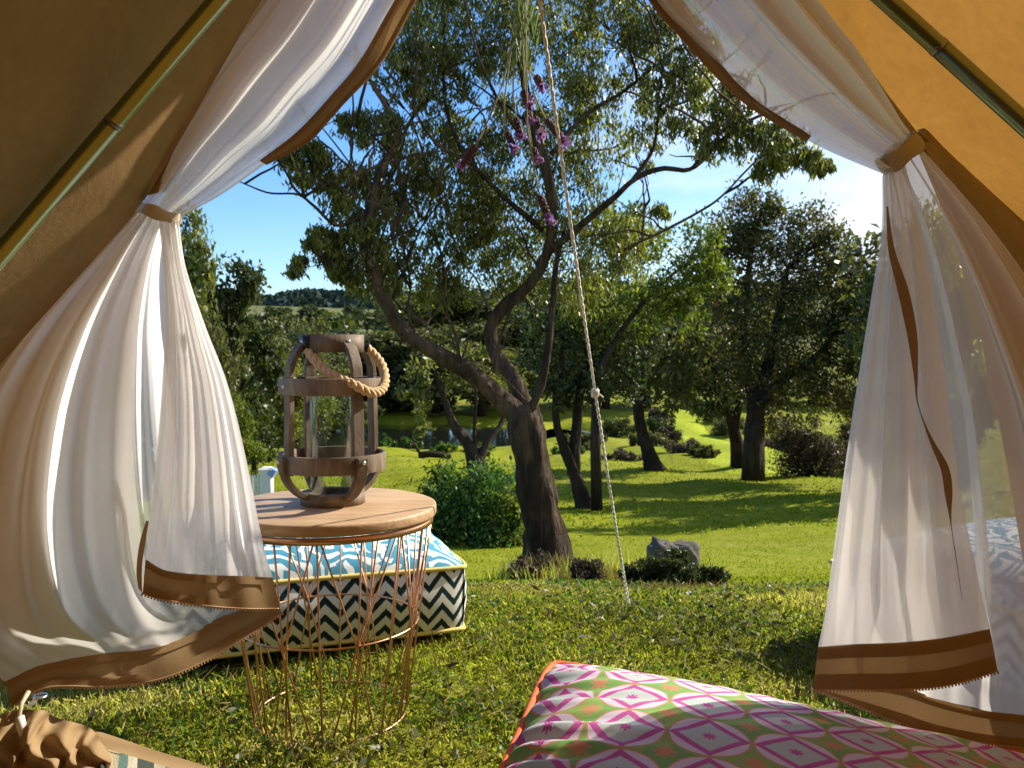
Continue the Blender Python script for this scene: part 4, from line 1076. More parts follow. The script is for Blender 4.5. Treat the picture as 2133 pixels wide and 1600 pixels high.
# rolled-back door canvas behind the upper half of each curtain
loft('door_flap', [[(700, -230, 1.45), (600, -20, 1.44), (505, 130, 1.42), (425, 260, 1.38), (345, 395, 1.33)],
                   [(690, -240, 1.35), (570, -10, 1.35), (465, 140, 1.34), (385, 270, 1.32), (325, 400, 1.30)],
                   [(680, -250, 1.245), (545, -5, 1.245), (425, 160, 1.245), (345, 290, 1.245), (292, 420, 1.245)]],
     M['canvas'], 30, 14, lambda S, T: (8 * np.sin(10 * T + 4 * S), 0.010 * np.sin(13 * T + 5 * S)))
loft('door_flap', [[(1400, -230, 1.47), (1560, 0, 1.47), (1660, 105, 1.46), (1765, 205, 1.45), (1880, 292, 1.43)],
                   [(1450, -240, 1.54), (1630, 0, 1.54), (1730, 110, 1.53), (1820, 205, 1.52), (1890, 288, 1.50)],
                   [(1500, -250, 1.615), (1704, -4, 1.615), (1790, 112, 1.615), (1850, 205, 1.615), (1908, 282, 1.60)]],
     M['canvas'], 30, 14, lambda S, T: (8 * np.sin(10 * T + 4 * S), 0.010 * np.sin(13 * T + 5 * S)))
# poles of the A-frame
def pole(p0, p1, joint, r=0.0115):
    a, b = Vector(p0), Vector(p1)
    o = MB().tube([a, b], r, 20).build('frame_pole', M['pole'], tent)
    d = (b - a).normalized(); j = Vector(joint)
    t = (j - a).dot(d); c = a + d * t
    MB().tube([c - d * 0.004, c + d * 0.004], r + 0.0008, 20).build('pole_joint', M['pole_joint'], o)
    # the lower tube is a little wider than the one plugged into it
    MB().tube([c + d * 0.004, b], r + 0.0004, 20).build('pole_sleeve', M['pole'], o)
pL0, pL1 = at(455, 0, 1.07), at(0, 532, 1.07)
dL = (pL1 - pL0); pole(pL0 - dL * 1.20, pL0 + dL * ((pL0.z) / (pL0.z - pL1.z)), at(232, 250, 1.07))
pR0, pR1 = at(1846, 0, 1.28), at(2133, 258, 1.28)
dR = (pR1 - pR0); pole(pR0 - dR * 2.3, pR0 + dR * ((pR0.z) / (pR0.z - pR1.z)), at(1962, 90, 1.28), 0.0142)

# ---- net curtains
def folds(k, a_top, a_bot, px_top, px_bot, seed, fine=0.32):
    def f(S, T):
        A = a_top + (a_bot - a_top) * T; B = px_top + (px_bot - px_top) * T
        ph = 2 * PI * k * S + seed + 0.9 * np.sin(2.2 * T + seed)
        e = np.sin(PI * np.clip(S, 0, 1)) ** 0.35 * np.clip(S * 12, 0, 1) * np.clip((1 - S) * 12, 0, 1)
        dd = A * (np.sin(ph) + fine * np.sin(2.7 * ph + 1.3 + seed + 1.5 * T) + 0.06 * np.sin(6.1 * ph + 2 * T))
        dpx = B * (np.cos(ph) + fine * np.cos(2.7 * ph + 1.3 + seed + 1.5 * T))
        return dpx * e, dd * e
    return f

curtL = empty('net_curtain', (0, 0, 0)); curtL.parent = tent
curtR = empty('net_curtain', (0, 0, 0)); curtR.parent = tent
curtL['label'] = 'sunlit left net curtain gathered by its tie'; curtR['label'] = 'shaded right net curtain gathered by its tie'

# left, above the tie
LU_left = [(690, -230, 1.27), (545, 0, 1.275), (420, 165, 1.275), (350, 290, 1.275), (312, 370, 1.275), (285, 432, 1.28)]
LU_right = [(985, -200, 1.40), (868, 0, 1.40), (792, 128, 1.40), (712, 215, 1.395), (640, 292, 1.38), (555, 342, 1.36), (462, 405, 1.33), (372, 455, 1.30)]
def two_rail(left, right, n=5, bulge=0.0):
    A = catmull(left, 24); B = catmull(right, 24); rows = []
    for s in np.linspace(0, 1, n):
        r = A * (1 - s) + B * s; r[:, 2] += bulge * math.sin(PI * s); rows.append(r)
    return np.array(rows).transpose(1, 0, 2)
def sheet(name, left, right, mat, ns, nt, fold, bulge=0.0, parent=None, tweak=None):
    A = catmull(left, nt); B = catmull(right, nt)
    S, T = np.meshgrid(np.linspace(0, 1, ns), np.linspace(0, 1, nt))
    P = A[:, None, :] * (1 - S[..., None]) + B[:, None, :] * S[..., None]
    P[..., 2] += bulge * np.sin(PI * S)
    if tweak is not None: P = tweak(P, S, T)
    if fold is not None:
        dpx, dd = fold(S, T); P[..., 0] += dpx; P[..., 2] += dd
    W = at_arr(P[..., 0], P[..., 1], P[..., 2])
    return grid_mesh(name, W, mat, parent)
def strip(name, c0, c1, mat, parent, n=60, m=5, wob=0.0, seed=0):
    """ribbon between two pixel curves"""
    A = catmull(c0, n); B = catmull(c1, n)
    t = np.linspace(0, 1, m)[None, :, None]
    P = A[:, None, :] * (1 - t) + B[:, None, :] * t
    if wob:
        u = np.linspace(0, 1, n)[:, None]
        P[..., 2] += wob * np.sin(11 * u + seed) + wob * 0.6 * np.sin(23 * u + 2 * seed)
    W = at_arr(P[..., 0], P[..., 1], P[..., 2])
    return grid_mesh(name, W, mat, parent)
def hem(parent, up, lo, n=60, wob=0.003, seed=0, dz=-0.0025, zip_edge=True, edge=0.24):
    """tan tape: a single middle layer, doubled along both edges, with zip teeth along the lower edge"""
    up = [tuple(p) for p in up]; lo = [tuple(p) for p in lo]
    U = catmull(up, 40); L = catmull(lo, 40)
    o = strip('hem_tape', U, L, M['tape'], parent, n, 5, wob, seed)
    for a, b in ((0.0, edge), (1 - edge * 1.15, 1.0)):
        A = U * (1 - a) + L * a; B = U * (1 - b) + L * b
        A = A.copy(); B = B.copy(); A[:, 2] += dz; B[:, 2] += dz
        strip('tape_edge', A, B, M['tape'], o if o.parent.parent is None else parent, n, 3, wob, seed)
    if zip_edge:
        E = catmull(L, 900); u = np.linspace(0, 1, 900)
        E[:, 2] += wob * np.sin(11 * u + seed) + wob * 0.6 * np.sin(23 * u + 2 * seed) + dz
        W = at_arr(E[:, 0], E[:, 1], E[:, 2])
        cum = np.concatenate([[0], np.cumsum(np.linalg.norm(np.diff(W, axis=0), axis=1))])
        k = int(cum[-1] / 0.0052); mb = MB()
        for s in np.linspace(0, cum[-1] * 0.999, k):
            i = min(int(np.searchsorted(cum, s)), 898)
            p = W[i]; t = W[i + 1] - W[max(i - 1, 0)]; t = t / (np.linalg.norm(t) + 1e-9)
            q = np.cross(t, np.array([0, 1.0, 0])); q = q / (np.linalg.norm(q) + 1e-9)
            if q[2] > 0: q = -q
            rot = Matrix((t, q, np.cross(t, q))).transposed()
            mb.box(Vector(p + q * 0.0016), (0.0026, 0.0052, 0.0024), rot)
        z = mb.build('zip_teeth', M['zip'], parent, False); z['kind'] = 'stuff'
        cord = MB().tube([Vector(w) for w in W[::12]], 0.0014, 5).build('zip_cord', M['zip'], parent)
    return o

sheet('net', LU_left, LU_right, M['net_up_left'], 170, 90, folds(3.2, 0.030, 0.014, 12, 7, 0.7), 0.03, curtL)
hem(curtL, [(940, -200, 1.398), (822, 0, 1.392), (752, 122, 1.390), (688, 200, 1.385), (618, 275, 1.372), (540, 335, 1.356)],
    [(990, -205, 1.396), (872, -4, 1.39), (796, 130, 1.388), (716, 218, 1.383), (644, 295, 1.37), (556, 344, 1.354)], 60, 0.004, 1.0, zip_edge=False)
# left, below the tie: the broad rear layer down to the long hem
LL_left = [(285, 440, 1.28), (190, 545, 1.27), (60, 690, 1.265), (-60, 880, 1.26), (-130, 1120, 1.26), (-110, 1340, 1.26), (10, 1440, 1.25)]
LL_right = [(372, 458, 1.30), (388, 560, 1.33), (428, 680, 1.37), (474, 800, 1.41), (512, 950, 1.45), (550, 1130, 1.47), (584, 1262, 1.47)]
hem_up = [(10, 1420, 1.25), (90, 1385, 1.27), (210, 1362, 1.31), (310, 1352, 1.35), (390, 1325, 1.39), (470, 1282, 1.43), (560, 1250, 1.465)]
hem_lo = [(25, 1470, 1.25), (100, 1432, 1.265), (215, 1430, 1.305), (320, 1418, 1.345), (410, 1385, 1.385), (500, 1335, 1.43), (588, 1276, 1.468)]
def to_hem(curve):
    C = catmull(curve, 170)
    def tw(P, S, T):
        # bend the lower rows onto the hem curve
        w = np.clip((T - 0.55) / 0.45, 0, 1) ** 1.4
        tgt = np.stack([np.interp(S, np.linspace(0, 1, 170), C[:, i]) for i in range(3)], -1)
        end = P[-1:, :, :]
        return P + w[..., None] * (tgt - end)
    return tw
def fade(f, t0=0.55, end=0.25):
    def g(S, T):
        a, b = f(S, T); k = np.clip(1 - (T - t0) / (1 - t0), end, 1); return a * k, b * k
    return g
sheet('net', LL_left, LL_right, M['net_left'], 190, 120, fade(folds(2.9, 0.012, 0.050, 5, 22, 2.1), 0.7, 0.12), 0.02, curtL, to_hem(hem_up))
hem(curtL, hem_up, hem_lo, 70, 0.003, 2.0)
# left front layer, turned back over itself and ending in the short upper hem
LF_left = [(330, 452, 1.275), (345, 620, 1.29), (338, 800, 1.31), (325, 960, 1.33), (312, 1080, 1.345), (300, 1190, 1.35)]
LF_right = [(372, 460, 1.292), (388, 560, 1.315), (428, 680, 1.35), (474, 800, 1.385), (512, 950, 1.42), (550, 1130, 1.435), (572, 1205, 1.435)]
fh_up = [(303, 1165, 1.35), (345, 1188, 1.352), (420, 1197, 1.37), (500, 1200, 1.405), (568, 1203, 1.435)]
fh_lo = [(297, 1236, 1.348), (345, 1250, 1.350), (430, 1262, 1.37), (510, 1268, 1.405), (584, 1268, 1.435)]
sheet('net', LF_left, LF_right, M['net_dense'], 120, 110, fade(folds(3.4, 0.005, 0.022, 2, 9, 4.0), 0.8, 0.2), 0.0, curtL, to_hem(fh_up))
hem(curtL, fh_up, fh_lo, 50, 0.002, 3.0)
strip('side_tape', [(310, 1085, 1.343), (303, 1130, 1.343), (296, 1180, 1.343), (296, 1236, 1.343)], [(304, 1085, 1.343), (290, 1135, 1.343), (284, 1190, 1.343), (288, 1225, 1.343)], M['tape'], curtL, 20, 3)

# right, above the tie
RU_left = [(1215, -230, 1.36), (1352, 0, 1.36), (1420, 78, 1.36), (1500, 165, 1.355), (1565, 222, 1.35), (1640, 268, 1.345), (1720, 312, 1.335), (1838, 362, 1.32)]
RU_right = [(1520, -260, 1.385), (1705, 0, 1.385), (1790, 110, 1.38), (1850, 205, 1.37), (1880, 255, 1.355), (1908, 290, 1.345)]
sheet('net', RU_left, RU_right, M['net_up_right'], 170, 90, folds(3.4, 0.030, 0.012, 16, 7, 1.9), -0.02, curtR)
hem(curtR, [(1268, -225, 1.356), (1412, 0, 1.355), (1472, 82, 1.353), (1522, 158, 1.351), (1590, 218, 1.345), (1690, 283, 1.338)],
    [(1208, -228, 1.356), (1350, 0, 1.356), (1418, 80, 1.355), (1498, 168, 1.352), (1564, 226, 1.346), (1680, 296, 1.338)], 60, 0.004, 4.0, zip_edge=False)
# right, below the tie: whole rear layer
RL_left = [(1838, 366, 1.32), (1836, 480, 1.33), (1818, 600, 1.345), (1792, 760, 1.36), (1766, 930, 1.375), (1742, 1100, 1.385), (1720, 1260, 1.39), (1702, 1400, 1.39)]
RL_right = [(1908, 296, 1.345), (2060, 470, 1.37), (2180, 640, 1.38), (2300, 850, 1.39), (2380, 1100, 1.40), (2430, 1350, 1.40), (2450, 1500, 1.40)]
rh_up = [(1702, 1425, 1.39), (1790, 1425, 1.385), (1880, 1432, 1.38), (1960, 1458, 1.375), (2050, 1480, 1.375), (2140, 1490, 1.375), (2280, 1505, 1.38), (2450, 1510, 1.40)]
rh_lo = [(1704, 1438, 1.388), (1780, 1468, 1.383), (1860, 1500, 1.378), (1950, 1530, 1.373), (2050, 1548, 1.373), (2140, 1560, 1.373), (2280, 1575, 1.378), (2450, 1580, 1.398)]
sheet('net', RL_left, RL_right, M['net'], 190, 120, fade(folds(4.4, 0.012, 0.036, 6, 46, 0.4), 0.8, 0.15), 0.0, curtR, to_hem(rh_up))
hem(curtR, rh_up, rh_lo, 70, 0.002, 5.0)
# right front layer with the deep hem
RF_left = [(1842, 368, 1.315), (1840, 480, 1.322), (1822, 600, 1.335), (1796, 760, 1.345), (1770, 930, 1.352), (1746, 1100, 1.357), (1722, 1260, 1.36), (1704, 1350, 1.36)]
RF_right = [(1880, 320, 1.33), (1920, 480, 1.335), (1950, 650, 1.335), (1978, 850, 1.335), (2005, 1050, 1.335), (2035, 1200, 1.335), (2060, 1310, 1.335)]
rf_up = [(1704, 1348, 1.36), (1780, 1342, 1.347), (1880, 1338, 1.338), (1970, 1328, 1.335), (2062, 1310, 1.335)]
rf_lo = [(1694, 1436, 1.36), (1780, 1436, 1.345), (1880, 1436, 1.336), (1980, 1426, 1.333), (2078, 1398, 1.333)]
sheet('net', RF_left, RF_right, M['net'], 110, 110, fade(folds(2.6, 0.006, 0.020, 3, 16, 3.3), 0.8, 0.15), -0.01, curtR, to_hem(rf_up))
hem(curtR, rf_up, rf_lo, 50, 0.002, 6.0, edge=0.30)
# twisted zip tape showing on the face of the right curtain
strip('side_tape', [(1846, 430, 1.308), (1850, 520, 1.310), (1868, 600, 1.312), (1890, 700, 1.314), (1904, 790, 1.315), (1909, 835, 1.316), (1926, 890, 1.316), (1940, 930, 1.316), (1960, 980, 1.315), (1968, 1030, 1.315), (1979, 1088, 1.316), (1990, 1160, 1.318), (2004, 1250, 1.320)],
      [(1850, 430, 1.306), (1864, 520, 1.307), (1893, 605, 1.308), (1911, 700, 1.310), (1912, 780, 1.312), (1912, 835, 1.314), (1930, 888, 1.314), (1949, 925, 1.312), (1976, 972, 1.310), (1984, 1020, 1.311), (1982, 1088, 1.314), (1992, 1160, 1.316), (2005, 1250, 1.319)], M['tape'], curtR, 90, 3)
# tie bands
def tie_band(parent, p0, p1, d0, d1, wpx):
    """soft ribbon wound round the gathered net"""
    c = (np.array(at(*p0, d0)) + np.array(at(*p1, d1))) / 2
    a = np.array(at(*p1, d1)) - np.array(at(*p0, d0)); la = np.linalg.norm(a) / 2; ax = a / (2 * la)
    fwd = np.array([0, 1.0, 0]); up = np.cross(fwd, ax); up /= np.linalg.norm(up)
    if up[2] < 0: up = -up
    w = wpx * d0 / FPX; rows = []
    for v in np.linspace(-1, 1, 7):
        th = np.linspace(0, 2 * PI, 49)
        k = 1.0 + 0.07 * (1 - v * v)
        rows.append(c + ax * (la * 0.93 * k * np.cos(th))[:, None] + fwd * (0.034 * k * np.sin(th))[:, None] + up * (v * w * 0.5 + 0.0015 * np.sin(5 * th + v * 2))[:, None])
    grid_mesh('tie_band', np.array(rows), M['band'], parent, 0.002)
tie_band(curtL, (281, 430), (373, 460), 1.285, 1.30, 24)
tie_band(curtR, (1838, 352), (1912, 290), 1.32, 1.345, 38)
# short strap holding the right band to the canvas
MB().tube([at(1900, 282, 1.35), at(1914, 278, 1.37), at(1935, 296, 1.55)], 0.003, 6).build('tie_cord', M['tape'], curtR)

# ---- sill of the groundsheet at the left of the door
def sill():
    top = [(-150, 1470, 1.20), (0, 1490, 1.25), (110, 1496, 1.28), (220, 1528, 1.30), (330, 1565, 1.31), (460, 1606, 1.32), (700, 1690, 1.32), (1200, 1760, 1.32), (1900, 1760, 1.34), (2500, 1740, 1.36)]
    mid = [(x + (2 if x > 150 else 0), y + (34 if x > 150 else 60), d - 0.03) for x, y, d in top]
    low = [(x, y + 150, d - 0.06) for x, y, d in top]
    loft('sill_cloth', [top, mid], M['tape'], 90, 6, lambda S, T: (0 * S, 0.003 * np.sin(30 * S + 4 * T)))
    loft('groundsheet_wall', [[(x, y + 1, d - 0.002) for x, y, d in mid], low], M['groundsheet'], 60, 6)
    # netting crumpled on the sill
    loft('sill_fold', [[(-40, 1500, 1.235), (60, 1478, 1.25), (130, 1496, 1.27), (215, 1532, 1.285)], [(-40, 1560, 1.205), (60, 1545, 1.21), (150, 1560, 1.235), (222, 1572, 1.25)], [(-40, 1640, 1.19), (60, 1640, 1.19), (160, 1640, 1.21), (225, 1640, 1.22)]],
         M['tape'], 60, 40, lambda S, T: (9 * np.sin(17 * S + 7 * T), 0.010 * np.sin(23 * S + 3 * np.sin(5 * T)) + 0.006 * np.sin(41 * S + 11 * T)))
    floor = np.array([[(-2.3, y, 0.012) for y in (-3.0, 0, 1.18)], [(2.4, y, 0.012) for y in (-3.0, 0, 1.18)]], float)
    grid_mesh('groundsheet', floor, M['groundsheet'], tent)
    loft('floor_rug', [[(215, 1558, 1.27), (330, 1592, 1.28), (520, 1650, 1.28)], [(205, 1640, 1.18), (330, 1680, 1.18), (520, 1720, 1.18)]], M['rug'], 30, 8, lambda S, T: (0 * S, 0.003 * np.sin(20 * S)))
    # cord with toggle
    cord = MB().tube([at(60, 1440, 1.25), at(45, 1465, 1.235), at(40, 1492, 1.22)], 0.0035, 6).build('toggle_cord', M['band'], tent)
    MB().tube([at(41, 1492, 1.218), at(44, 1510, 1.216), at(48, 1532, 1.216)], [0.006, 0.007, 0.005], 10).build('toggle', M['white_paint'], tent)
    MB().lathe(at(82, 1450, 1.26), [(0.006, -0.001), (0.012, -0.001), (0.012, 0.001), (0.006, 0.001), (0.006, -0.001)], 16).build('eyelet', M['steel'], tent)
sill()

# ------------------------------------------------------------------ guy rope
def guy_rope():
    A = Vector((-0.035, 1.12, 1.74)); B = at(1311, 1272, 2.46); B.z = float(ground_h(B.x, B.y)) - 0.01
    root = empty('guy_rope', B, 'white guy rope running down from the tent peak to the lawn', 'rope')
    def P(t): return A.lerp(B, t) + Vector((0, 0, -0.05 * math.sin(PI * t)))
    kt = 0.585
    for ph in range(2):
        mb = MB(); pts = []
        for i in range(420):
            t = i / 419; p = P(t); a = t * 330 + ph * PI
            r = 0.0019 if t > kt else 0.0014
            d = (B - A).normalized(); u = d.cross(Vector((0, 1, 0))).normalized(); w = d.cross(u)
            sp = 1.0 + (1.6 * max(0, (t - 0.86) / 0.14) if True else 0)
            pts.append(p + (u * math.cos(a) + w * math.sin(a)) * r * (sp if t > kt else 1.0))
        mb.tube(pts, 0.0023, 5, caps=False); mb.build('strand', M['rope'], root)
    k = P(kt); mb = MB()
    for i in range(5):
        a = i * 1.25
        mb.tube([k + Vector((0.007 * math.cos(a + q), 0.006 * math.sin(a + q), 0.005 * math.sin(2 * q + i) - 0.004 + 0.002 * i)) for q in np.linspace(0, 5.2, 12)], 0.0026, 6)
    mb.tube([k + Vector((0.004, 0, 0)), k + Vector((0.012, 0, -0.004)), k + Vector((0.018, 0, -0.010))], 0.0024, 6)
    mb.build('knot', M['rope'], root)
    MB().tube([P(0.985) + Vector((0, 0, 0.01)), P(1.0) + Vector((0.01, 0.02, -0.06))], 0.003, 8).build('tent_peg', M['steel'], root)
guy_rope()

# ------------------------------------------------------------------ hanging lavender
def lavender():
    D = 1.55
    def q(x, y, d=0.0): return at(850 + x / 3.2, y / 3.2, D + d)
    root = empty('lavender_bunch', q(770, 0), 'bunch of purple lavender hanging upside down at the tent peak', 'flowers')
    rng = np.random.default_rng(21); pr = random.Random(21)
    stems = [([(735, -150, 0), (715, 150, 0), (690, 270, -0.01), (640, 520, -0.02), (560, 740, -0.03), (450, 975, -0.04)], [(442, 985), (350, 1120)], -0.04),
             ([(740, -150, 0), (725, 250, 0), (708, 420, 0.01), (700, 600, 0.01), (720, 790, 0.0)], [(718, 800), (752, 925)], 0.0),
             ([(740, -150, 0.02), (690, 300, 0.03), (640, 700, 0.03), (645, 880, 0.03)], [(662, 890), (718, 1012)], 0.03),
             ([(770, -150, 0), (765, 200, -0.01), (770, 400, -0.02), (770, 610, -0.02)], [(770, 615), (812, 720)], -0.02),
             ([(780, -150, 0), (785, 300, -0.03), (788, 600, -0.03), (795, 850, -0.03), (825, 1010, -0.03), (852, 1180, -0.03), (880, 1310, -0.03)], [(882, 1318), (955, 1500)], -0.03),
             ([(790, -150, 0), (795, 300, 0.01), (812, 500, 0), (850, 650, 0), (920, 800, 0.0)], [(928, 808), (1062, 972)], 0.0),
             ([(795, -150, 0), (790, 350, 0.02), (812, 468, 0.02), (850, 510, 0.02)], [(855, 515), (902, 600)], 0.02),
             ([(765, -150, 0), (775, 400, 0.03), (800, 680, 0.03), (830, 760, 0.03)], [(845, 790), (898, 920)], 0.03),
             ([(760, -150, 0), (775, 500, 0.04), (800, 800, 0.04), (825, 980, 0.04)], [(835, 1000), (868, 1085)], 0.04),
             ([(765, -150, 0), (770, 400, 0.02), (785, 640, 0.02), (800, 740, 0.02)], [(800, 745), (812, 815)], 0.02)]
    for pts, hd, dd in stems:
        W = catmull([tuple(q(*p)) for p in pts], 18)
        MB().tube([Vector(w) for w in W], 0.0016, 6).build('stem', M['lav_stem'], root)
        a = q(hd[0][0], hd[0][1], dd); b = q(hd[1][0], hd[1][1], dd); L = (b - a).length
        mb = MB(); n = max(5, int(L / 0.0068)); ax = (b - a).normalized()
        u = ax.cross(Vector((0, 1, 0))).normalized(); w = ax.cross(u)
        for i in range(n):
            t = i / (n - 1) * 0.78; c = a.lerp(b, t); r = 0.0052 * (0.75 + 0.5 * math.sin(PI * min(1, t + 0.15)))
            for k in range(6):
                th = k * PI / 3 + i * 0.5
                mb.blob(c + (u * math.cos(th) + w * math.sin(th)) * r * 0.75, (0.0031, 0.0031, 0.0040), 6, 4, pr, 0.15)
        head = mb.build('flower_head', M['lav_bud'], root)
        k = 26; C = []
        for i in range(k):
            th = rng.uniform(0, 2 * PI); t = 1 - 0.5 * rng.beta(1.1, 2.5); r = 0.0088 * rng.uniform(0.35, 1.0)
            C.append(np.array(a.lerp(b, t)) + (np.array(u) * math.cos(th) + np.array(w) * math.sin(th)) * r)
        leaf_mesh('petals', np.array(C), 0.0145, 0.6, M['lav_petal'], head, rng, droop=0.3)
    # grey-green leaves round the stems
    C = []
    for i in range(150):
        t = rng.uniform(0, 1); y = -140 + 560 * t; s = 40 * (1 - 0.35 * abs(t - 0.5))
        C.append(tuple(q(762 + rng.normal() * s, y, rng.normal() * 0.016)))
    leaf_mesh('leaves', np.array(C), 0.042, 0.08, M['lav_leaf'], root, rng, droop=0.75, fold=0.05)
    top = q(768, -140)
    MB().tube([top, Vector((top.x + 0.003, 1.5, 1.6)), Vector((-0.02, 1.36, 1.88))], 0.0018, 6).build('hanging_string', M['rope'], root)
    MB().lathe(q(768, -90), [(0.018, -0.010), (0.022, -0.005), (0.022, 0.005), (0.018, 0.010)], 14).build('binding', M['rope'], root)
lavender()

# ------------------------------------------------------------------ wire table
TX, TY, TH = -0.377, 1.72, 0.447
def wire_table():
    root = empty('wire_table', (TX, TY, 0), 'round wooden side table on a copper wire basket by the tent door', 'table')
    prof = [(0.0, TH), (0.214, TH), (0.2185, TH - 0.002), (0.2195, TH - 0.006), (0.2195, TH - 0.018), (0.2175, TH - 0.0225), (0.21, TH - 0.024), (0.0, TH - 0.024)]
    MB().lathe((TX, TY, 0), prof, 96).build('tabletop', M['table_wood'], root)
    def ring(r, z, rad, name):
        MB().tube([(TX + r * math.cos(a), TY + r * math.sin(a), z) for a in np.linspace(0, 2 * PI, 96, endpoint=False)], rad, 8, closed=True).build(name, M['copper'], root)
    zt, zm, zb = TH - 0.0305, 0.205, 0.012
    rt_, rm, rb = 0.209, 0.181, 0.155
    # flat hoop under the top
    MB().lathe((TX, TY, 0), [(rt_ + 0.0015, zt + 0.006), (rt_ + 0.0035, zt + 0.006), (rt_ + 0.0035, zt - 0.008), (rt_ + 0.0015, zt - 0.008), (rt_ + 0.0015, zt + 0.006)], 96).build('top_hoop', M['copper'], root)
    ring(rm, zm, 0.0022, 'middle_hoop'); ring(rb, zb, 0.0022, 'base_hoop')
    N = 8; st = 2 * PI / N; a0 = -PI / 2 + 0.10
    def pt(a, r, z): return Vector((TX + r * math.cos(a), TY + r * math.sin(a), z))
    for k in range(N):
        a = a0 + k * st
        for s in (-1, 1):
            e = 0.025 * s
            MB().tube([pt(a + e, rt_, zt), pt(a + s * st * 0.48, rm + 0.002 * s, zm), pt(a + s * st * 0.86, rb, zb)], 0.0020, 6).build('wire', M['copper'], root)
        MB().tube([pt(a, rt_, zt), pt(a, rm + 0.001, zm), pt(a, rb, zb)], 0.0020, 6).build('wire', M['copper'], root)
        b = a + st * 0.5
        MB().tube([pt(b, rt_, zt), pt(b, rm + 0.001, zm), pt(b + 0.01, rb, zb)], 0.0020, 6).build('wire', M['copper'], root)
        MB().tube([pt(b + 0.16, rt_, zt), pt(b + 0.05, rm + 0.003, zm), pt(b - 0.08, rb, zb)], 0.0020, 6).build('wire', M['copper'], root)
wire_table()

# ------------------------------------------------------------------ lantern
def lantern():
    LX, LY, LZ = -0.374, 1.735, TH
    root = empty('lantern', (LX, LY, LZ), 'wooden barrel lantern with rope handle standing on the wire table', 'lantern')
    def band(name, r, z, h, th):
        MB().lathe((LX, LY, LZ), [(r - th, z - h / 2), (r, z - h / 2), (r, z + h / 2), (r - th, z + h / 2), (r - th, z - h / 2)], 64).build(name, M['lantern_wood'], root, True)
        o = root.children[-1]; bevel(o, 0.0015, 2); m = o.modifiers.new('es', 'EDGE_SPLIT'); m.split_angle = R(40)
    band('lower_ring', 0.110, 0.089, 0.036, 0.007)
    band('upper_ring', 0.108, 0.245, 0.034, 0.007)
    band('top_ring', 0.066, 0.332, 0.036, 0.012)
    band('base_ring', 0.066, 0.012, 0.024, 0.03)
    MB().lathe((LX, LY, LZ), [(0.0, 0.001), (0.05, 0.001), (0.05, 0.010), (0.0, 0.010)], 48).build('base_plate', M['lantern_wood'], root)
    def arm(phi, prof, w, th, name):
        """slat following a radius/height profile in the vertical plane at angle phi"""
        d = Vector((math.sin(phi), -math.cos(phi), 0)); s = Vector((math.cos(phi), math.sin(phi), 0))
        P = catmull(prof, 16); c = Vector((LX, LY, LZ)); vs = []; fs = []
        for i, (r, z) in enumerate(P):
            t = P[min(i + 1, 15)] - P[max(i - 1, 0)]; t = t / np.linalg.norm(t); nr, nz = t[1], -t[0]
            for a, b in ((-1, -1), (1, -1), (1, 1), (-1, 1)):
                rr = r + nr * th / 2 * b; zz = z + nz * th / 2 * b
                vs.append(c + d * rr + s * (w / 2 * a) + Vector((0, 0, zz)))
        for i in range(15):
            for k in range(4): fs.append((i * 4 + k, i * 4 + (k + 1) % 4, (i + 1) * 4 + (k + 1) % 4, (i + 1) * 4 + k))
        fs.append((3, 2, 1, 0)); fs.append((60, 61, 62, 63))
        o = MB().add(vs, fs).build(name, M['lantern_wood'], root, False); bevel(o, 0.0015, 2); return d
    for k in range(4):
        phi = R(-48 + 90 * k)
        arm(phi, [(0.056, 0.014), (0.082, 0.030), (0.103, 0.055), (0.1135, 0.085), (0.1145, 0.104)], 0.024, 0.011, 'leg')
        d = arm(phi, [(0.0985, 0.066), (0.0985, 0.14), (0.0975, 0.20), (0.097, 0.262)], 0.024, 0.011, 'post')
        arm(phi, [(0.097, 0.2625), (0.093, 0.29), (0.078, 0.318), (0.0595, 0.334)], 0.023, 0.010, 'shoulder')
        s = Vector((math.cos(phi), math.sin(phi), 0))
        for r, z in ((0.121, 0.095), (0.1085, 0.245), (0.0665, 0.336)):
            c = Vector((LX, LY, LZ + z)) + d * r
            MB().blob(c, (0.0042, 0.0042, 0.0042), 10, 6).build('bolt', M['steel'], root)
    # glass cylinder
    g = MB().lathe((LX, LY, LZ), [(0.0, 0.0125), (0.0440, 0.0125), (0.0455, 0.015), (0.0455, 0.235), (0.0435, 0.236), (0.0430, 0.235), (0.0430, 0.018), (0.0, 0.0165)], 64).build('glass_cylinder', M['glass'], root)
    # rope handle through the top ring
    def q(px, py, dd): return at(px, py, LY + dd)
    path = [q(638, 722, -0.045), q(652, 745, -0.062), q(675, 770, -0.075), q(705, 787, -0.085), q(740, 803, -0.085), q(772, 818, -0.070), q(795, 812, -0.040), q(802, 790, -0.010), q(796, 762, 0.015), q(782, 742, 0.030), q(766, 726, 0.036)]
    C = catmull([tuple(p) for p in path], 150)
    for ph in range(3):
        pts = []
        for i in range(150):
            t = Vector(C[min(i + 1, 149)] - C[max(i - 1, 0)]).normalized(); u = t.cross(Vector((0, 0, 1))).normalized(); w = t.cross(u)
            a = i * 0.34 + ph * 2 * PI / 3
            pts.append(Vector(C[i]) + (u * math.cos(a) + w * math.sin(a)) * 0.0048)
        MB().tube(pts, 0.0056, 8).build('handle_strand', M['jute'], root)
    MB().tube([q(640, 700, -0.050), q(640, 730, -0.050)], [0.011, 0.010], 12).build('rope_ferrule', M['black_metal'], root)
    MB().tube([q(762, 716, 0.034), q(768, 732, 0.036)], [0.009, 0.009], 12).build('rope_ferrule', M['black_metal'], root)
lantern()

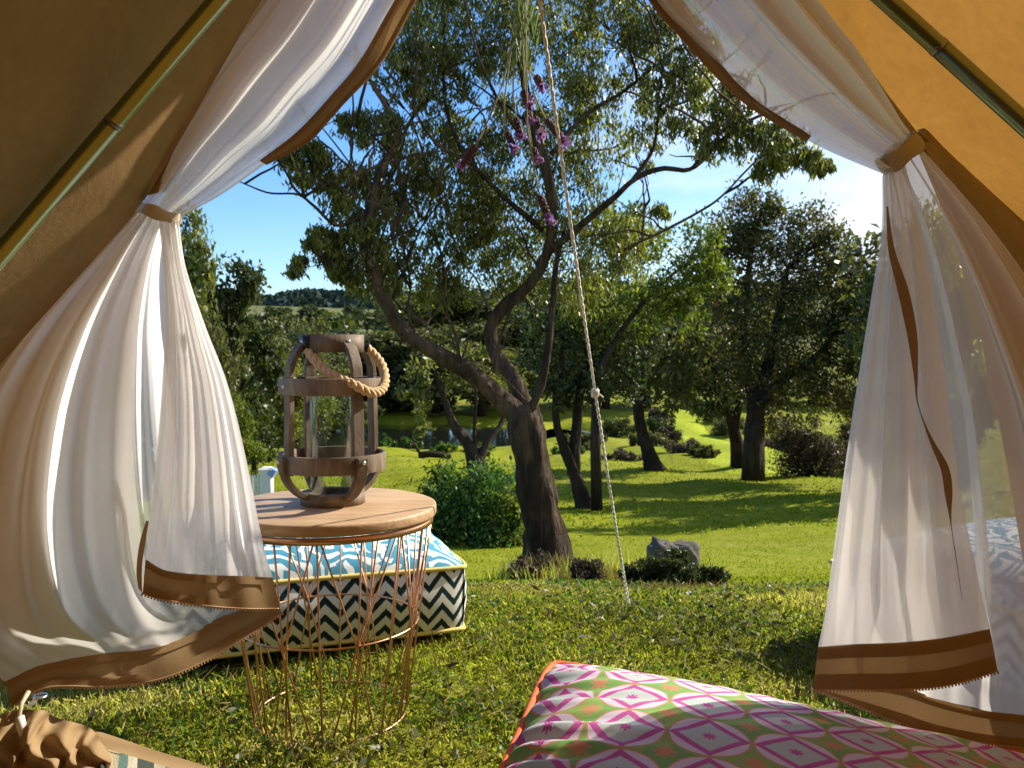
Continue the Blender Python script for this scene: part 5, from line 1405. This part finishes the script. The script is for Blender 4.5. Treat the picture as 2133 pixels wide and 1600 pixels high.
# ------------------------------------------------------------------ floor cushions
def cushion(name, label, center, rot, size, hside, crown, mats, pipe_mat, uvscale, seed, tilt=(0, 0), wrinkle=0.0, pow_=2.6, side_bulge=0.02, cat='cushion', group=None, uvrot=0.0, pipe_r=0.006):
    sx, sy = size; rng = np.random.default_rng(seed)
    root = empty(name, center, label, cat, group)
    Rm = Matrix.Rotation(rot, 3, 'Z') @ Matrix.Rotation(tilt[0], 3, 'X') @ Matrix.Rotation(tilt[1], 3, 'Y')
    Rn = np.array(Rm); c = np.array(center)
    def tow(P): return P @ Rn.T + c
    n = 90
    t = np.linspace(-1, 1, n)
    def outline(u, v):
        """squareish plan with slightly pinched sides and rounded corners"""
        k = 1 - 0.035 * (1 - np.abs(u) ** 2) * (np.abs(v) ** 6); l = 1 - 0.035 * (1 - np.abs(v) ** 2) * (np.abs(u) ** 6)
        cr = 1 - 0.04 * (np.abs(u * v)) ** 8
        return u * sx / 2 * l * cr, v * sy / 2 * k * cr
    U, V = np.meshgrid(t, t)
    X, Y = outline(U, V)
    e = (1 - np.abs(U) ** pow_) * (1 - np.abs(V) ** pow_)
    z = hside + crown * e ** 0.62
    z = z + 0.010 * np.sin(3.1 * U + seed) * np.sin(2.7 * V + 1.3 * seed) * e ** 0.5
    if wrinkle:
        ex = np.exp(-((1 - np.abs(U)) / 0.16)); ey = np.exp(-((1 - np.abs(V)) / 0.16))
        z = z + wrinkle * ex * (1 - ex * 0.8) * 3 * (np.sin(34 * V + 4 * np.sin(5 * V) + 3 * U) + 0.6 * np.sin(61 * V + 2)) * (1 - np.abs(V) ** 8)
        z = z + wrinkle * 0.12 * ey * (1 - ey * 0.8) * 3 * np.sin(30 * U + 4 * np.sin(4 * U)) * (1 - np.abs(U) ** 8)
    P = tow(np.stack([X, Y, z], -1).reshape(-1, 3)).reshape(n, n, 3)
    o = grid_mesh('top_panel', P, mats[0], root)
    uv = o.data.uv_layers[0].data; arr = np.empty(len(uv) * 2, np.float32); uv.foreach_get('uv', arr); arr = arr.reshape(-1, 2) * np.array(uvscale); 
    arr = (arr @ np.array([[math.cos(uvrot), -math.sin(uvrot)], [math.sin(uvrot), math.cos(uvrot)]])).astype(np.float32)
    uv.foreach_set('uv', arr.ravel())
    # side walls, one per side
    def side(i):
        s = np.linspace(-1, 1, 70); v = np.linspace(0, 1, 14)
        S, Vv = np.meshgrid(s, v)
        one = np.ones_like(S)
        if i == 0: x, y = outline(S, -one)
        elif i == 1: x, y = outline(one, S)
        elif i == 2: x, y = outline(-S, one)
        else: x, y = outline(-one, -S)
        nx, ny = [(0, -1), (1, 0), (0, 1), (-1, 0)][i]
        b = side_bulge * np.sin(PI * Vv) * (1 - np.abs(S) ** 6) + 0.004 * np.sin(9 * S + seed + i) * np.sin(PI * Vv)
        Q = np.stack([x + nx * b, y + ny * b, hside * Vv], -1)
        f = grid_mesh('side_panel', tow(Q.reshape(-1, 3)).reshape(Q.shape), mats[1], root)
        L = sx if i % 2 == 0 else sy
        uv = f.data.uv_layers[0].data; a = np.empty(len(uv) * 2, np.float32); uv.foreach_get('uv', a); a = a.reshape(-1, 2) * np.array([L, hside]); uv.foreach_set('uv', a.astype(np.float32).ravel())
    for i in range(4): side(i)
    # bottom
    zb = 0.0 - 0.03 * e ** 0.62
    Pb = tow(np.stack([X, Y, zb], -1).reshape(-1, 3)).reshape(n, n, 3)[::3, ::3][:, ::-1]
    grid_mesh('bottom_panel', Pb, mats[2], root)
    # piping along both edges
    s = np.linspace(-1, 1, 40)[:-1]
    ring = np.concatenate([np.stack(outline(s, -np.ones_like(s)), -1), np.stack(outline(np.ones_like(s), s), -1), np.stack(outline(-s, np.ones_like(s)), -1), np.stack(outline(-np.ones_like(s), -s), -1)])
    for zz in (hside, 0.0):
        Q = tow(np.concatenate([ring * 1.004, np.full((len(ring), 1), zz)], 1))
        MB().tube([Vector(p) for p in Q], pipe_r, 8, closed=True).build('piping', pipe_mat, root)
    return root

blue = 'blue floor cushions on the grass'
# left cushion: right front corner near (950,1335), front face turned a little to the right
cushion('floor_cushion', 'large blue fern print floor cushion with chevron sides behind the wire table', (-0.63, 2.40, 0.045), R(22), (0.80, 0.80), 0.165, 0.11,
        (M['fern_print'], M['chevron'], M['blue_cloth']), M['pipe_yellow'], (1.0, 1.0), 3, group=blue, tilt=(R(1), R(1)), wrinkle=0.003)
cushion('floor_cushion', 'blue fern print floor cushion with chevron sides seen through the right curtain', (1.36, 2.02, 0.045), R(28), (0.80, 0.80), 0.165, 0.12,
        (M['fern_print'], M['chevron'], M['blue_cloth']), M['pipe_yellow'], (1.0, 1.0), 5, group=blue)
cushion('floor_cushion', 'pink diamond and green print floor cushion with orange piping in the doorway', (0.37, 1.02, 0.012), R(-13), (0.86, 0.90), 0.125, 0.085,
        (M['ikat_print'], M['pillow_side'], M['pillow_side']), M['pipe_orange'], (7.5, 7.5), 7, wrinkle=0.009, pow_=2.2, tilt=(R(0), R(6.5)))
